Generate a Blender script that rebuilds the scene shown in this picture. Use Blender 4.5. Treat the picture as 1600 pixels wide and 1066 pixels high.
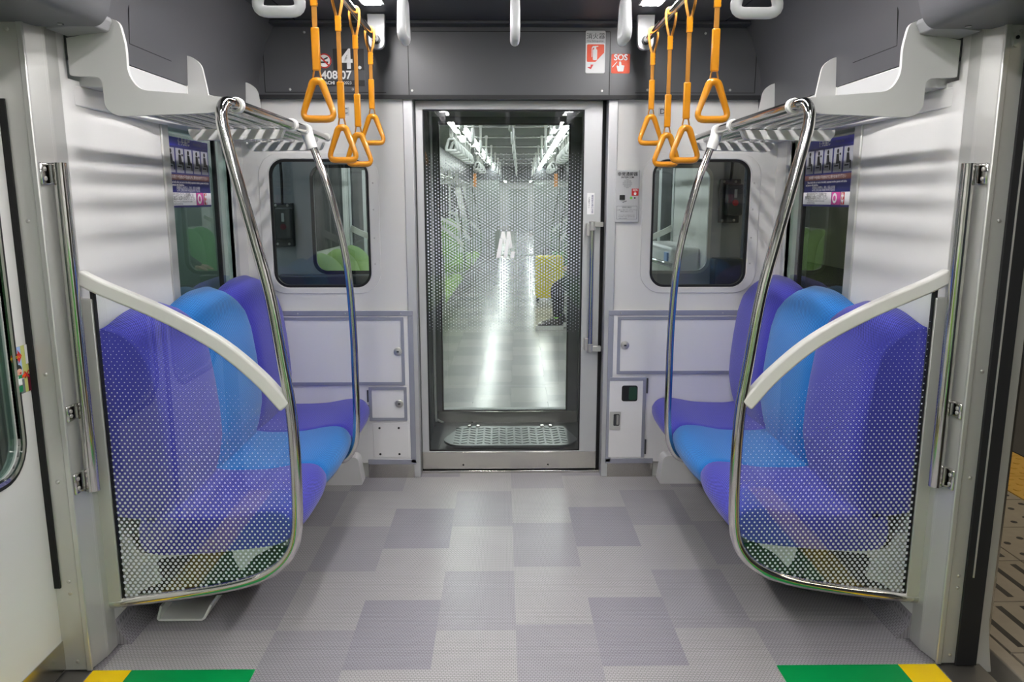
import bpy, bmesh, math, random
from mathutils import Vector, Matrix

for _o in list(bpy.data.objects):
    bpy.data.objects.remove(_o, do_unlink=True)
scn = bpy.context.scene
COL = scn.collection
random.seed(7)
PI = math.pi

# ------------------------------------------------------------------ camera, world, exposure
FPX = 1200.0
cam_d = bpy.data.cameras.new('camera')
cam_d.sensor_fit = 'HORIZONTAL'
cam_d.sensor_width = 36.0
cam_d.lens = 36.0 * FPX / 1600.0
cam_d.clip_start = 0.02
cam = bpy.data.objects.new('camera', cam_d)
COL.objects.link(cam)
cam.location = (-0.045, 0.0, 1.45)
cam.rotation_euler = (math.radians(90 - 10.45), 0.0, math.radians(-0.75))
scn.camera = cam

world = bpy.data.worlds.new('world')
scn.world = world
world.use_nodes = True
world.node_tree.nodes['Background'].inputs[0].default_value = (0.55, 0.6, 0.65, 1)
world.node_tree.nodes['Background'].inputs[1].default_value = 0.06

scn.view_settings.view_transform = 'Standard'
scn.view_settings.look = 'None'
scn.view_settings.gamma = 1.0
scn.view_settings.use_curve_mapping = False
scn.view_settings.exposure = 0.24
try:
    scn.cycles.transparent_max_bounces = 24
    scn.cycles.max_bounces = 10
    scn.cycles.caustics_reflective = False
    scn.cycles.caustics_refractive = False
except Exception:
    pass
LED_POWER = 58.0        # radiance of the cabin light strips

# ------------------------------------------------------------------ materials
MATS = {}
def srgb(c):
    def f(v):
        v = v / 255.0
        return v / 12.92 if v <= 0.04045 else ((v + 0.055) / 1.055) ** 2.4
    return (f(c[0]), f(c[1]), f(c[2]), 1.0)

def newmat(name):
    m = bpy.data.materials.new(name)
    m.use_nodes = True
    nt = m.node_tree
    b = nt.nodes.get('Principled BSDF')
    MATS[name] = m
    return m, nt, b

def simple(name, rgb, rough=0.5, metal=0.0, noise=0.0, nscale=40.0, bump=0.0, coat=0.0, spec=0.5):
    """plain painted / metal surface with a little noise in colour and roughness"""
    m, nt, b = newmat(name)
    col = srgb(rgb)
    b.inputs['Base Color'].default_value = col
    b.inputs['Roughness'].default_value = rough
    b.inputs['Metallic'].default_value = metal
    b.inputs['Specular IOR Level'].default_value = spec
    if coat:
        b.inputs['Coat Weight'].default_value = coat
    if noise or bump:
        tc = nt.nodes.new('ShaderNodeTexCoord')
        no = nt.nodes.new('ShaderNodeTexNoise')
        no.inputs['Scale'].default_value = nscale
        no.inputs['Detail'].default_value = 3
        nt.links.new(tc.outputs['Object'], no.inputs['Vector'])
        if noise:
            mx = nt.nodes.new('ShaderNodeMix'); mx.data_type = 'RGBA'
            mx.inputs['A'].default_value = tuple(c * (1 - noise) for c in col[:3]) + (1,)
            mx.inputs['B'].default_value = tuple(min(1, c * (1 + noise)) for c in col[:3]) + (1,)
            nt.links.new(no.outputs['Fac'], mx.inputs['Factor'])
            nt.links.new(mx.outputs['Result'], b.inputs['Base Color'])
        if bump:
            bp = nt.nodes.new('ShaderNodeBump')
            bp.inputs['Strength'].default_value = bump
            bp.inputs['Distance'].default_value = 0.002
            nt.links.new(no.outputs['Fac'], bp.inputs['Height'])
            nt.links.new(bp.outputs['Normal'], b.inputs['Normal'])
    return m

def brushed(name, rgb, rough=0.3, axis=(1, 1, 60)):
    m, nt, b = newmat(name)
    b.inputs['Base Color'].default_value = srgb(rgb)
    b.inputs['Metallic'].default_value = 1.0
    tc = nt.nodes.new('ShaderNodeTexCoord')
    mp = nt.nodes.new('ShaderNodeMapping')
    mp.inputs['Scale'].default_value = axis
    no = nt.nodes.new('ShaderNodeTexNoise'); no.inputs['Scale'].default_value = 6; no.inputs['Detail'].default_value = 4
    mr = nt.nodes.new('ShaderNodeMapRange')
    mr.inputs['To Min'].default_value = rough - 0.03; mr.inputs['To Max'].default_value = rough + 0.05
    nt.links.new(tc.outputs['Object'], mp.inputs['Vector'])
    nt.links.new(mp.outputs['Vector'], no.inputs['Vector'])
    nt.links.new(no.outputs['Fac'], mr.inputs['Value'])
    nt.links.new(mr.outputs['Result'], b.inputs['Roughness'])
    return m

def glass(name, tint=(235, 245, 240), refl=1.0, rough=0.0, ior=1.5):
    """thin sheet glass: clear through, mirror-like by Fresnel"""
    m, nt, b = newmat(name)
    nt.nodes.remove(b)
    out = nt.nodes['Material Output']
    tr = nt.nodes.new('ShaderNodeBsdfTransparent'); tr.inputs['Color'].default_value = srgb(tint)
    gl = nt.nodes.new('ShaderNodeBsdfGlossy'); gl.inputs['Roughness'].default_value = rough
    gl.inputs['Color'].default_value = (refl, refl, refl, 1)
    fr = nt.nodes.new('ShaderNodeFresnel'); fr.inputs['IOR'].default_value = ior
    mx = nt.nodes.new('ShaderNodeMixShader')
    ge = nt.nodes.new('ShaderNodeNewGeometry')      # the far face of the sheet only lets light out
    inv = nt.nodes.new('ShaderNodeMath'); inv.operation = 'SUBTRACT'; inv.inputs[0].default_value = 1.0
    nt.links.new(ge.outputs['Backfacing'], inv.inputs[1])
    mu = nt.nodes.new('ShaderNodeMath'); mu.operation = 'MULTIPLY'; mu.use_clamp = True
    k2 = nt.nodes.new('ShaderNodeMath'); k2.operation = 'MULTIPLY'; k2.inputs[1].default_value = 1.7
    nt.links.new(fr.outputs[0], k2.inputs[0])
    nt.links.new(k2.outputs[0], mu.inputs[0]); nt.links.new(inv.outputs[0], mu.inputs[1])
    nt.links.new(mu.outputs[0], mx.inputs['Fac'])
    nt.links.new(tr.outputs[0], mx.inputs[1]); nt.links.new(gl.outputs[0], mx.inputs[2])
    nt.links.new(mx.outputs[0], out.inputs['Surface'])
    return m

def emit(name, rgb, strength):
    m, nt, b = newmat(name)
    b.inputs['Base Color'].default_value = (0.8, 0.8, 0.8, 1)
    b.inputs['Emission Color'].default_value = srgb(rgb)
    b.inputs['Emission Strength'].default_value = strength
    return m

def fabric(name, light, dark, pitch=0.0084):
    """woven seat cloth: rows of raised light knots over a darker ground (uv in metres)"""
    m, nt, b = newmat(name)
    uv = nt.nodes.new('ShaderNodeUVMap')
    mp = nt.nodes.new('ShaderNodeMapping')
    k = 2 * PI / pitch
    mp.inputs['Scale'].default_value = (k, k, k)
    sx = nt.nodes.new('ShaderNodeSeparateXYZ')
    nt.links.new(uv.outputs[0], mp.inputs['Vector']); nt.links.new(mp.outputs[0], sx.inputs[0])
    def M(op, a, bb=None, c=None):
        n = nt.nodes.new('ShaderNodeMath'); n.operation = op
        for i, v in enumerate((a, bb, c)):
            if v is None: continue
            if isinstance(v, (int, float)): n.inputs[i].default_value = v
            else: nt.links.new(v, n.inputs[i])
        return n.outputs[0]
    s1 = M('SINE', sx.outputs[0]); s2 = M('SINE', sx.outputs[1])
    pr = M('MULTIPLY', s1, s2)
    fac = M('MULTIPLY_ADD', pr, 0.75, 0.45)
    nt.nodes[-1].use_clamp = True
    mx = nt.nodes.new('ShaderNodeMix'); mx.data_type = 'RGBA'
    mx.inputs['A'].default_value = srgb(dark); mx.inputs['B'].default_value = srgb(light)
    nt.links.new(fac, mx.inputs['Factor']); nt.links.new(mx.outputs['Result'], b.inputs['Base Color'])
    bp = nt.nodes.new('ShaderNodeBump'); bp.inputs['Strength'].default_value = 0.5; bp.inputs['Distance'].default_value = 0.001
    nt.links.new(fac, bp.inputs['Height']); nt.links.new(bp.outputs[0], b.inputs['Normal'])
    b.inputs['Roughness'].default_value = 0.75
    b.inputs['Sheen Weight'].default_value = 0.25
    b.inputs['Specular IOR Level'].default_value = 0.25
    return m

def floorcloth(name, light, dark, rough=0.34, bump=0.16):
    """embossed vinyl: staggered little dashes"""
    m, nt, b = newmat(name)
    tc = nt.nodes.new('ShaderNodeTexCoord')
    br = nt.nodes.new('ShaderNodeTexBrick')
    br.inputs['Scale'].default_value = 1.0
    br.inputs['Brick Width'].default_value = 0.0115
    br.inputs['Row Height'].default_value = 0.0088
    br.inputs['Mortar Size'].default_value = 0.0016
    br.inputs['Mortar Smooth'].default_value = 0.6
    br.inputs['Color1'].default_value = srgb(light); br.inputs['Color2'].default_value = srgb(light)
    br.inputs['Mortar'].default_value = srgb(dark)
    geo = nt.nodes.new('ShaderNodeNewGeometry')
    nt.links.new(geo.outputs['Position'], br.inputs['Vector'])
    no = nt.nodes.new('ShaderNodeTexNoise'); no.inputs['Scale'].default_value = 5; no.inputs['Detail'].default_value = 6
    nt.links.new(geo.outputs['Position'], no.inputs['Vector'])
    mx = nt.nodes.new('ShaderNodeMix'); mx.data_type = 'RGBA'; mx.blend_type = 'MULTIPLY'
    mr = nt.nodes.new('ShaderNodeMapRange'); mr.inputs['To Min'].default_value = 0.9; mr.inputs['To Max'].default_value = 1.06
    nt.links.new(no.outputs['Fac'], mr.inputs['Value'])
    mx.inputs['Factor'].default_value = 1
    nt.links.new(br.outputs['Color'], mx.inputs['A'])
    cb = nt.nodes.new('ShaderNodeCombineColor')
    for i in range(3): nt.links.new(mr.outputs[0], cb.inputs[i])
    nt.links.new(cb.outputs[0], mx.inputs['B'])
    nt.links.new(mx.outputs['Result'], b.inputs['Base Color'])
    bp = nt.nodes.new('ShaderNodeBump'); bp.inputs['Strength'].default_value = bump; bp.inputs['Distance'].default_value = 0.001
    bp.invert = True
    nt.links.new(br.outputs['Fac'], bp.inputs['Height']); nt.links.new(bp.outputs[0], b.inputs['Normal'])
    b.inputs['Roughness'].default_value = rough
    return m

simple('wall_white', (218, 217, 213), 0.34, noise=0.015, nscale=3)
simple('wall_low', (226, 225, 224), 0.38)
simple('grey_satin', (190, 191, 190), 0.4)
simple('bracket_grey', (140, 141, 142), 0.45)
simple('rack_white', (200, 200, 197), 0.4)
simple('edge_white', (238, 238, 232), 0.4)
simple('lavender_frame', (158, 160, 172), 0.38, metal=0.35)
simple('upper_grey', (74, 75, 78), 0.36, noise=0.03, nscale=300, bump=0.03)
simple('ceiling_dark', (62, 64, 68), 0.5)
simple('ceiling_pale', (175, 177, 178), 0.5)
simple('lintel_grey', (92, 93, 96), 0.45)
simple('arm_white', (228, 227, 220), 0.32)
simple('black', (14, 14, 15), 0.55)
simple('rubber', (24, 25, 28), 0.6)
simple('gap_black', (6, 6, 7), 0.8)
simple('screw', (190, 188, 184), 0.35, metal=0.7)
simple('post_alu', (200, 200, 195), 0.42, metal=0.55, noise=0.02, nscale=8)
simple('door_alu', (196, 197, 198), 0.42, metal=0.5, noise=0.02, nscale=8)
brushed('stainless', (196, 193, 186), 0.2, (5, 1, 40))
simple('chrome', (205, 203, 200), 0.09, metal=1)
simple('chrome_far', (205, 205, 205), 0.24, metal=0.9)
simple('plate_steel', (108, 113, 113), 0.36, metal=0.85, noise=0.08, nscale=25)
simple('strap_yellow', (226, 148, 12), 0.3, coat=0.4)
simple('strap_band', (182, 122, 34), 0.5)
simple('band_white', (190, 190, 188), 0.5)
simple('handle_white', (208, 209, 210), 0.3)
simple('dark_box', (22, 23, 24), 0.5)
simple('box_grey', (60, 62, 64), 0.45)
simple('green_line', (0, 148, 74), 0.32)
simple('yellow_line', (252, 212, 0), 0.32)
simple('white_print', (240, 240, 238), 0.5)
simple('dot_print', (224, 228, 238), 0.6)
simple('black_print', (18, 18, 20), 0.5)
simple('grey_print', (110, 112, 116), 0.5)
simple('plate_grey', (190, 191, 190), 0.4)
simple('card_grey', (165, 166, 172), 0.4)
simple('sign_amber', (214, 140, 70), 0.5)
simple('red_print', (200, 36, 34), 0.45)
simple('orange_print', (238, 74, 14), 0.45)
simple('navy_print', (44, 46, 112), 0.4)
simple('brown_print', (120, 78, 70), 0.45)
simple('poster_blue', (52, 54, 150), 0.4)
simple('pink_print', (214, 84, 160), 0.45)
simple('skyblue_print', (160, 190, 236), 0.45)
simple('olive_print', (196, 200, 120), 0.45)
simple('green_print', (20, 130, 84), 0.45)
simple('green_board', (24, 62, 44), 0.5)
simple('skin_print', (232, 180, 150), 0.45)
simple('maroon_print', (96, 22, 44), 0.45)
simple('lamp_body', (215, 216, 216), 0.4)
simple('lime_led', (120, 210, 80), 0.4)
emit('led', (253, 250, 251), LED_POWER)
emit('led_far', (252, 252, 253), LED_POWER * 0.5)
emit('platform_led', (255, 236, 205), 15.0)
emit('tunnel_fill_led', (225, 240, 245), 12.0)  # added fill light outside the left windows
glass('glass_clear', (251, 254, 252))
glass('glass_window', (190, 205, 200))
glass('glass_end', (236, 242, 243))
glass('glass_side', (232, 244, 240))
fabric('cloth_blue', (98, 98, 232), (28, 24, 112))
fabric('cloth_cyan', (60, 164, 244), (8, 72, 156))
fabric('cloth_lime', (170, 205, 110), (120, 160, 70))
fabric('cloth_green', (110, 200, 140), (50, 140, 86))
fabric('cloth_leaf', (120, 196, 96), (60, 140, 60))
floorcloth('floor_light', (180, 177, 177), (142, 139, 140), 0.27)
floorcloth('floor_dark', (160, 157, 164), (128, 125, 132), 0.27)
floorcloth('floor_mid', (167, 164, 168), (133, 130, 135), 0.27)
floorcloth('floor_far_light', (176, 174, 174), (164, 162, 163), 0.22, 0.0)
floorcloth('floor_far_dark', (163, 161, 164), (152, 150, 154), 0.22, 0.0)
floorcloth('floor_side', (140, 137, 141), (106, 103, 108), 0.45)
simple('sill_metal', (96, 94, 90), 0.4, metal=0.6)
simple('asphalt', (66, 66, 68), 0.85, noise=0.15, nscale=60)
simple('concrete_tile', (158, 150, 136), 0.75, noise=0.12, nscale=20)
simple('yellow_tile', (212, 170, 74), 0.7, noise=0.1, nscale=20)
simple('joint_dark', (70, 66, 62), 0.9)
simple('tunnel_grey', (92, 94, 94), 0.9)
simple('tunnel_pale', (150, 156, 152), 0.9)
simple('ext_grey', (164, 166, 168), 0.5)
simple('bellows', (74, 78, 80), 0.6)
simple('suit_yellow', (236, 216, 24), 0.4)
simple('trouser', (22, 22, 26), 0.85)
simple('jacket', (30, 30, 34), 0.85)
simple('skin', (214, 168, 140), 0.5)
simple('hair', (20, 17, 16), 0.5)
simple('shoe_black', (26, 25, 26), 0.6)
simple('shoe_white', (225, 222, 220), 0.5)
simple('sock_green', (120, 190, 60), 0.7)

# ------------------------------------------------------------------ geometry helpers
W = {}          # world position of every object's origin

def link(name, mesh, mat, parent=None, loc=None):
    o = bpy.data.objects.new(name, mesh)
    COL.objects.link(o)
    mats = mat if isinstance(mat, (list, tuple)) else [mat]
    if len(mesh.materials) == 0:
        for k in mats:
            mesh.materials.append(MATS[k])
    w = Vector(loc) if loc is not None else Vector((0, 0, 0))
    W[o.name] = w
    if parent is not None:
        o.parent = parent
        o.location = w - W[parent.name]
    else:
        o.location = w
    return o

class MB:
    """collects shapes, builds ONE mesh object"""
    def __init__(self):
        self.v = []; self.f = []; self.mi = []; self.uv = None
    def add(self, v, f, mi=0):
        n = len(self.v)
        self.v.extend([tuple(p) for p in v])
        for q in f:
            self.f.append([i + n for i in q]); self.mi.append(mi)
        return self
    def box(self, x0, x1, y0, y1, z0, z1, mi=0):
        if x0 > x1: x0, x1 = x1, x0
        if y0 > y1: y0, y1 = y1, y0
        if z0 > z1: z0, z1 = z1, z0
        v = [(x0, y0, z0), (x1, y0, z0), (x1, y1, z0), (x0, y1, z0), (x0, y0, z1), (x1, y0, z1), (x1, y1, z1), (x0, y1, z1)]
        f = [(0, 3, 2, 1), (4, 5, 6, 7), (0, 1, 5, 4), (1, 2, 6, 5), (2, 3, 7, 6), (3, 0, 4, 7)]
        return self.add(v, f, mi)
    def tube(self, pts, r, seg=12, closed=False, mi=0, rz=None, flat=1.0, cap=True):
        """sweep a circle (or ellipse) along points"""
        P = [Vector(p) for p in pts]
        n = len(P)
        T = []
        for i in range(n):
            a = P[(i - 1) % n] if (closed or i > 0) else P[i]
            b = P[(i + 1) % n] if (closed or i < n - 1) else P[i]
            T.append((b - a).normalized())
        up = Vector((0, 0, 1)) if abs(T[0].z) < 0.9 else Vector((0, 1, 0))
        N = (up - T[0] * up.dot(T[0])).normalized()
        rings = []
        for i in range(n):
            N = (N - T[i] * N.dot(T[i])).normalized()
            B = T[i].cross(N)
            rr = r[i] if isinstance(r, (list, tuple)) else r
            rings.append([P[i] + (N * math.cos(2 * PI * k / seg) + B * math.sin(2 * PI * k / seg) * flat) * rr for k in range(seg)])
        v = [p for ring in rings for p in ring]
        f = []
        for i in range(n if closed else n - 1):
            j = (i + 1) % n
            for k in range(seg):
                k2 = (k + 1) % seg
                f.append((i * seg + k, i * seg + k2, j * seg + k2, j * seg + k))
        if not closed and cap:
            f.append(tuple(range(seg - 1, -1, -1)))
            f.append(tuple((n - 1) * seg + k for k in range(seg)))
        return self.add(v, f, mi)
    def plate(self, loops, plane, off, th, mi=0):
        """flat outline (with holes) of real thickness; plane XZ, YZ or XY; off = near face"""
        cu = bpy.data.curves.new('tmp', 'CURVE'); cu.dimensions = '2D'; cu.fill_mode = 'BOTH'
        cu.extrude = abs(th) / 2
        for lp in loops:
            sp = cu.splines.new('POLY'); sp.points.add(len(lp) - 1); sp.use_cyclic_u = True
            for p, q in zip(sp.points, lp): p.co = (q[0], q[1], 0, 1)
        ob = bpy.data.objects.new('tmp', cu)
        me = ob.to_mesh()
        mid = off + th / 2
        def mp(c):
            a, b, w = c
            if plane == 'XZ': return (a, mid + w, b)
            if plane == 'YZ': return (mid + w, a, b)
            return (a, b, mid + w)
        bm = bmesh.new(); bm.from_mesh(me)
        bmesh.ops.remove_doubles(bm, verts=bm.verts, dist=1e-6)
        for vv in bm.verts: vv.co = Vector(mp(vv.co))
        bmesh.ops.recalc_face_normals(bm, faces=bm.faces)
        bm.verts.index_update()
        self.add([vv.co.copy() for vv in bm.verts], [[x.index for x in ff.verts] for ff in bm.faces], mi)
        bm.free(); ob.to_mesh_clear(); bpy.data.objects.remove(ob); bpy.data.curves.remove(cu)
        return self
    def disc(self, c, r, axis, th, seg=16, mi=0):
        """short cylinder, axis X, Y or Z, centred at c"""
        a = {'X': Vector((1, 0, 0)), 'Y': Vector((0, 1, 0)), 'Z': Vector((0, 0, 1))}[axis] * (th / 2)
        c = Vector(c)
        return self.tube([c - a, c + a], r, seg, mi=mi)
    def bolt(self, c, r, axis='Y', sgn=-1, mi=0):
        """little domed screw head"""
        a = {'X': Vector((1, 0, 0)), 'Y': Vector((0, 1, 0)), 'Z': Vector((0, 0, 1))}[axis] * sgn
        c = Vector(c)
        return self.tube([c - a * 0.001, c + a * r * 0.3, c + a * r * 0.6], [r, r, r * 0.55], 10, mi=mi)
    def build(self, name, mat, parent=None, smooth=True, ang=35, bevel=0.0, bseg=2, origin=None, keepdir=False):
        xs = [p[0] for p in self.v]; ys = [p[1] for p in self.v]; zs = [p[2] for p in self.v]
        if origin is None:
            origin = Vector(((min(xs) + max(xs)) / 2, (min(ys) + max(ys)) / 2, min(zs)))
        me = bpy.data.meshes.new(name)
        me.from_pydata([(p[0] - origin[0], p[1] - origin[1], p[2] - origin[2]) for p in self.v], [], self.f)
        me.polygons.foreach_set('material_index', self.mi)
        if self.uv:
            ul = me.uv_layers.new(name='UVMap')
            for lp in me.loops: ul.data[lp.index].uv = self.uv[lp.vertex_index]
        me.update()
        if not keepdir:
            bm = bmesh.new(); bm.from_mesh(me)
            bmesh.ops.recalc_face_normals(bm, faces=bm.faces)
            bm.to_mesh(me); bm.free()
        if smooth:
            me.polygons.foreach_set('use_smooth', [True] * len(me.polygons))
            me.set_sharp_from_angle(angle=math.radians(ang))
        o = link(name, me, mat, parent, origin)
        if bevel:
            md = o.modifiers.new('soft', 'BEVEL'); md.width = bevel; md.segments = bseg; md.limit_method = 'ANGLE'; md.angle_limit = math.radians(40)
        return o

def empty(name, loc, rotz=0.0):
    o = bpy.data.objects.new(name, None); COL.objects.link(o)
    o.empty_display_size = 0.1
    o.location = loc; W[o.name] = Vector(loc)
    o.rotation_euler = (0, 0, rotz)
    return o

def tag(o, label=None, cat=None, group=None, kind=None):
    if label: o['label'] = label
    if cat: o['category'] = cat
    if group: o['group'] = group
    if kind: o['kind'] = kind
    return o

def struct(o, label=None):
    o['kind'] = 'structure'
    if label: o['label'] = label
    return o

def copy_tree(o, parent=None, loc=None, rotz=None, mirror=False):
    c = o.copy(); COL.objects.link(c)
    c.parent = parent
    W[c.name] = Vector(loc) if loc is not None else W[o.name].copy()
    if loc is not None: c.location = loc
    if rotz is not None: c.rotation_euler = (0, 0, rotz)
    for ch in list(o.children):
        d = copy_tree(ch, c)
        d.location = ch.location
    return c

def swapmat(o, mp):
    """give a copied thing its own cloth colour"""
    for q in [o] + list(o.children_recursive):
        if q.type == 'MESH' and q.data.materials and q.data.materials[0].name in mp:
            key = q.data.name.split('@')[0] + '@' + mp[q.data.materials[0].name]
            me = bpy.data.meshes.get(key)
            if me is None:
                me = q.data.copy(); me.name = key
                me.materials[0] = MATS[mp[q.data.materials[0].name]]
            q.data = me

def arc(cx, cy, r, a0, a1, n=6):
    return [(cx + r * math.cos(a0 + (a1 - a0) * i / n), cy + r * math.sin(a0 + (a1 - a0) * i / n)) for i in range(n + 1)]

def rrect(x0, x1, y0, y1, r, n=6):
    if x0 > x1: x0, x1 = x1, x0
    if y0 > y1: y0, y1 = y1, y0
    if r <= 0: return [(x0, y0), (x1, y0), (x1, y1), (x0, y1)]
    return (arc(x1 - r, y0 + r, r, -PI / 2, 0, n) + arc(x1 - r, y1 - r, r, 0, PI / 2, n)
            + arc(x0 + r, y1 - r, r, PI / 2, PI, n) + arc(x0 + r, y0 + r, r, PI, 1.5 * PI, n))

def rpoly(pts, rad, n=5):
    """polygon with rounded corners; rad one number or one per corner"""
    out = []
    m = len(pts)
    for i in range(m):
        p0, p1, p2 = Vector(pts[i - 1]), Vector(pts[i]), Vector(pts[(i + 1) % m])
        r = rad[i] if isinstance(rad, (list, tuple)) else rad
        if r <= 0:
            out.append(tuple(p1)); continue
        a, b = (p0 - p1), (p2 - p1)
        la, lb = a.length, b.length
        a.normalize(); b.normalize()
        d = min(r, la * 0.48, lb * 0.48)
        s, e = p1 + a * d, p1 + b * d
        for k in range(n + 1):
            t = k / n
            q = s * (1 - t) ** 2 + p1 * 2 * t * (1 - t) + e * t * t
            out.append((q.x, q.y))
    return out

def smooth_path(pts, n=8, closed=False):
    """Catmull-Rom through 3-D points"""
    P = [Vector(p) for p in pts]
    m = len(P); out = []
    rng = range(m if closed else m - 1)
    for i in rng:
        p1, p2 = P[i], P[(i + 1) % m]
        p0 = P[i - 1] if (closed or i > 0) else p1 * 2 - p2
        p3 = P[(i + 2) % m] if (closed or i + 2 < m) else p2 * 2 - p1
        for k in range(n):
            t = k / n
            out.append(0.5 * ((2 * p1) + (p2 - p0) * t + (2 * p0 - 5 * p1 + 4 * p2 - p3) * t * t + (3 * p1 - p0 - 3 * p2 + p3) * t ** 3))
    if not closed: out.append(P[-1])
    return out

def offset_line(pts, d):
    """offset an open 2-D polyline sideways"""
    out = []
    for i in range(len(pts)):
        a = Vector(pts[max(0, i - 1)]); b = Vector(pts[min(len(pts) - 1, i + 1)])
        t = (b - a).normalized(); nrm = Vector((-t.y, t.x))
        out.append(tuple(Vector(pts[i]) + nrm * d))
    return out

def text(name, s, size, pos, mat, parent, plane='XZ', face=-1, bold=0.0, sx=1.0, align='CENTER', label=None, top=False):
    """printed lettering as thin mesh. plane XZ reads facing -Y; YZ reads on a wall at x (face=+1: wall at left, looked at along -X)"""
    cu = bpy.data.curves.new('tmp', 'FONT'); cu.body = s; cu.size = size; cu.align_x = align; cu.align_y = 'TOP' if top else 'CENTER'
    cu.offset = bold; cu.resolution_u = 3
    ob = bpy.data.objects.new('tmp', cu); COL.objects.link(ob)
    me = bpy.data.meshes.new_from_object(ob)
    bpy.data.objects.remove(ob); bpy.data.curves.remove(cu)
    for v in me.vertices:
        x, y = v.co.x * sx, v.co.y
        if plane == 'XZ': v.co = (x, 0, y)
        elif plane == 'YZ': v.co = (0, x * (1 if face > 0 else -1), y)
        elif plane == 'V':  v.co = (-y, 0, x)
    me.update(); me.name = name
    o = link(name, me, mat, parent, pos)
    if label: o['label'] = label
    return o

# ================================================================== THE SETTING: this car
XW = 1.32            # inner wall
YE = 3.89            # end wall face
YD = 3.95            # end door face
ZL = 2.27            # ceiling
Y0 = -3.6            # car goes on behind the camera
DA, DB = 0.93, 2.195   # side door opening

# floor: base sheet and the printed vinyl squares lying on it
fl = struct(MB().box(-1.335, 1.335, Y0, 4.0, -0.06, -0.004).build('floor', 'floor_side'), 'grey vinyl floor of the train car')
cols = [(-0.82, -0.55, 3.685, 1, 0), (-0.55, -0.272, 3.46, 0, 1), (-0.272, 0.0, 3.68, 0, 0), (0.0, 0.27, 3.715, 1, 0), (0.27, 0.545, 3.47, 0, 1), (0.545, 0.822, 3.685, 0, 0)]
tile_cache = {}
def floor_tile(x0, x1, y0, y1, dark, deep=0):
    key = (round(x1 - x0, 3), round(y1 - y0, 3), dark, deep)
    c = Vector(((x0 + x1) / 2, (y0 + y1) / 2, -0.004))
    if key in tile_cache:
        o = link('floor_tile', tile_cache[key], 'floor_dark', fl, c)
    else:
        o = MB().box(x0, x1, y0, y1, -0.004, 0.0).build('floor_tile', ('floor_dark' if deep else 'floor_mid') if dark else 'floor_light', fl, smooth=False, origin=c)
        tile_cache[key] = o.data
TL = 0.425
for (x0, x1, yref, dk, deep) in cols:
    # rows above the reference line
    yy = yref; par = dk
    up = []
    while yy < 3.96:
        up.append((yy, min(yy + TL, 3.985), par)); yy += TL; par = 1 - par
    par = 1 - dk; yy = yref
    dn = []
    while yy > Y0 + 0.05:
        dn.append((max(yy - TL, Y0), yy, par)); yy -= TL; par = 1 - par
    for a, b, p in up + dn:
        floor_tile(x0, x1, a, b, p, deep)
for s, yref, dk in ((-1, 2.84, 0), (1, 2.875, 1)):
    yy = yref; par = dk
    while yy < 3.88:
        floor_tile(*sorted((s * 0.82 if s < 0 else 0.822, s * 1.3)), yy, min(yy + TL, 3.985), par); yy += TL; par = 1 - par
    yy = yref; par = 1 - dk
    while yy > Y0 + 0.05:
        b = yy; a = max(yy - TL, Y0)
        floor_tile(*sorted((s * 0.82 if s < 0 else 0.822, s * 1.3)), a, b, par); yy -= TL; par = 1 - par

# doorway floor markings
for s, side in ((-1, 'left'), (1, 'right')):
    q = MB().plate([[(s * 0.82, DA), (s * 1.205, DA), (s * 1.205, 2.19), (s * 0.82, 2.19)]], 'XY', 0.0, 0.002).build('floor_marking', 'green_line', smooth=False)
    tag(q, 'green floor band at the %s' % ('closed doors beside the white leaf' if s < 0 else 'open doorway beside the platform'), 'floor marking', 'coloured floor bands at the doors')
    q = MB().plate([[(s * 1.206, DA), (s * 1.325, DA), (s * 1.325, 2.19), (s * 1.206, 2.19)]], 'XY', 0.0, 0.002).build('floor_marking', 'yellow_line', smooth=False)
    tag(q, 'narrow yellow floor band along the %s' % ('closed doors' if s < 0 else 'open doorway'), 'floor marking', 'coloured floor bands at the doors')
    struct(MB().box(s * 1.335, s * 1.47, DA, 2.23, -0.06, -0.004).build('trim_%d' % (1 if s < 0 else 2), 'sill_metal'), 'steel door sill')

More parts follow.
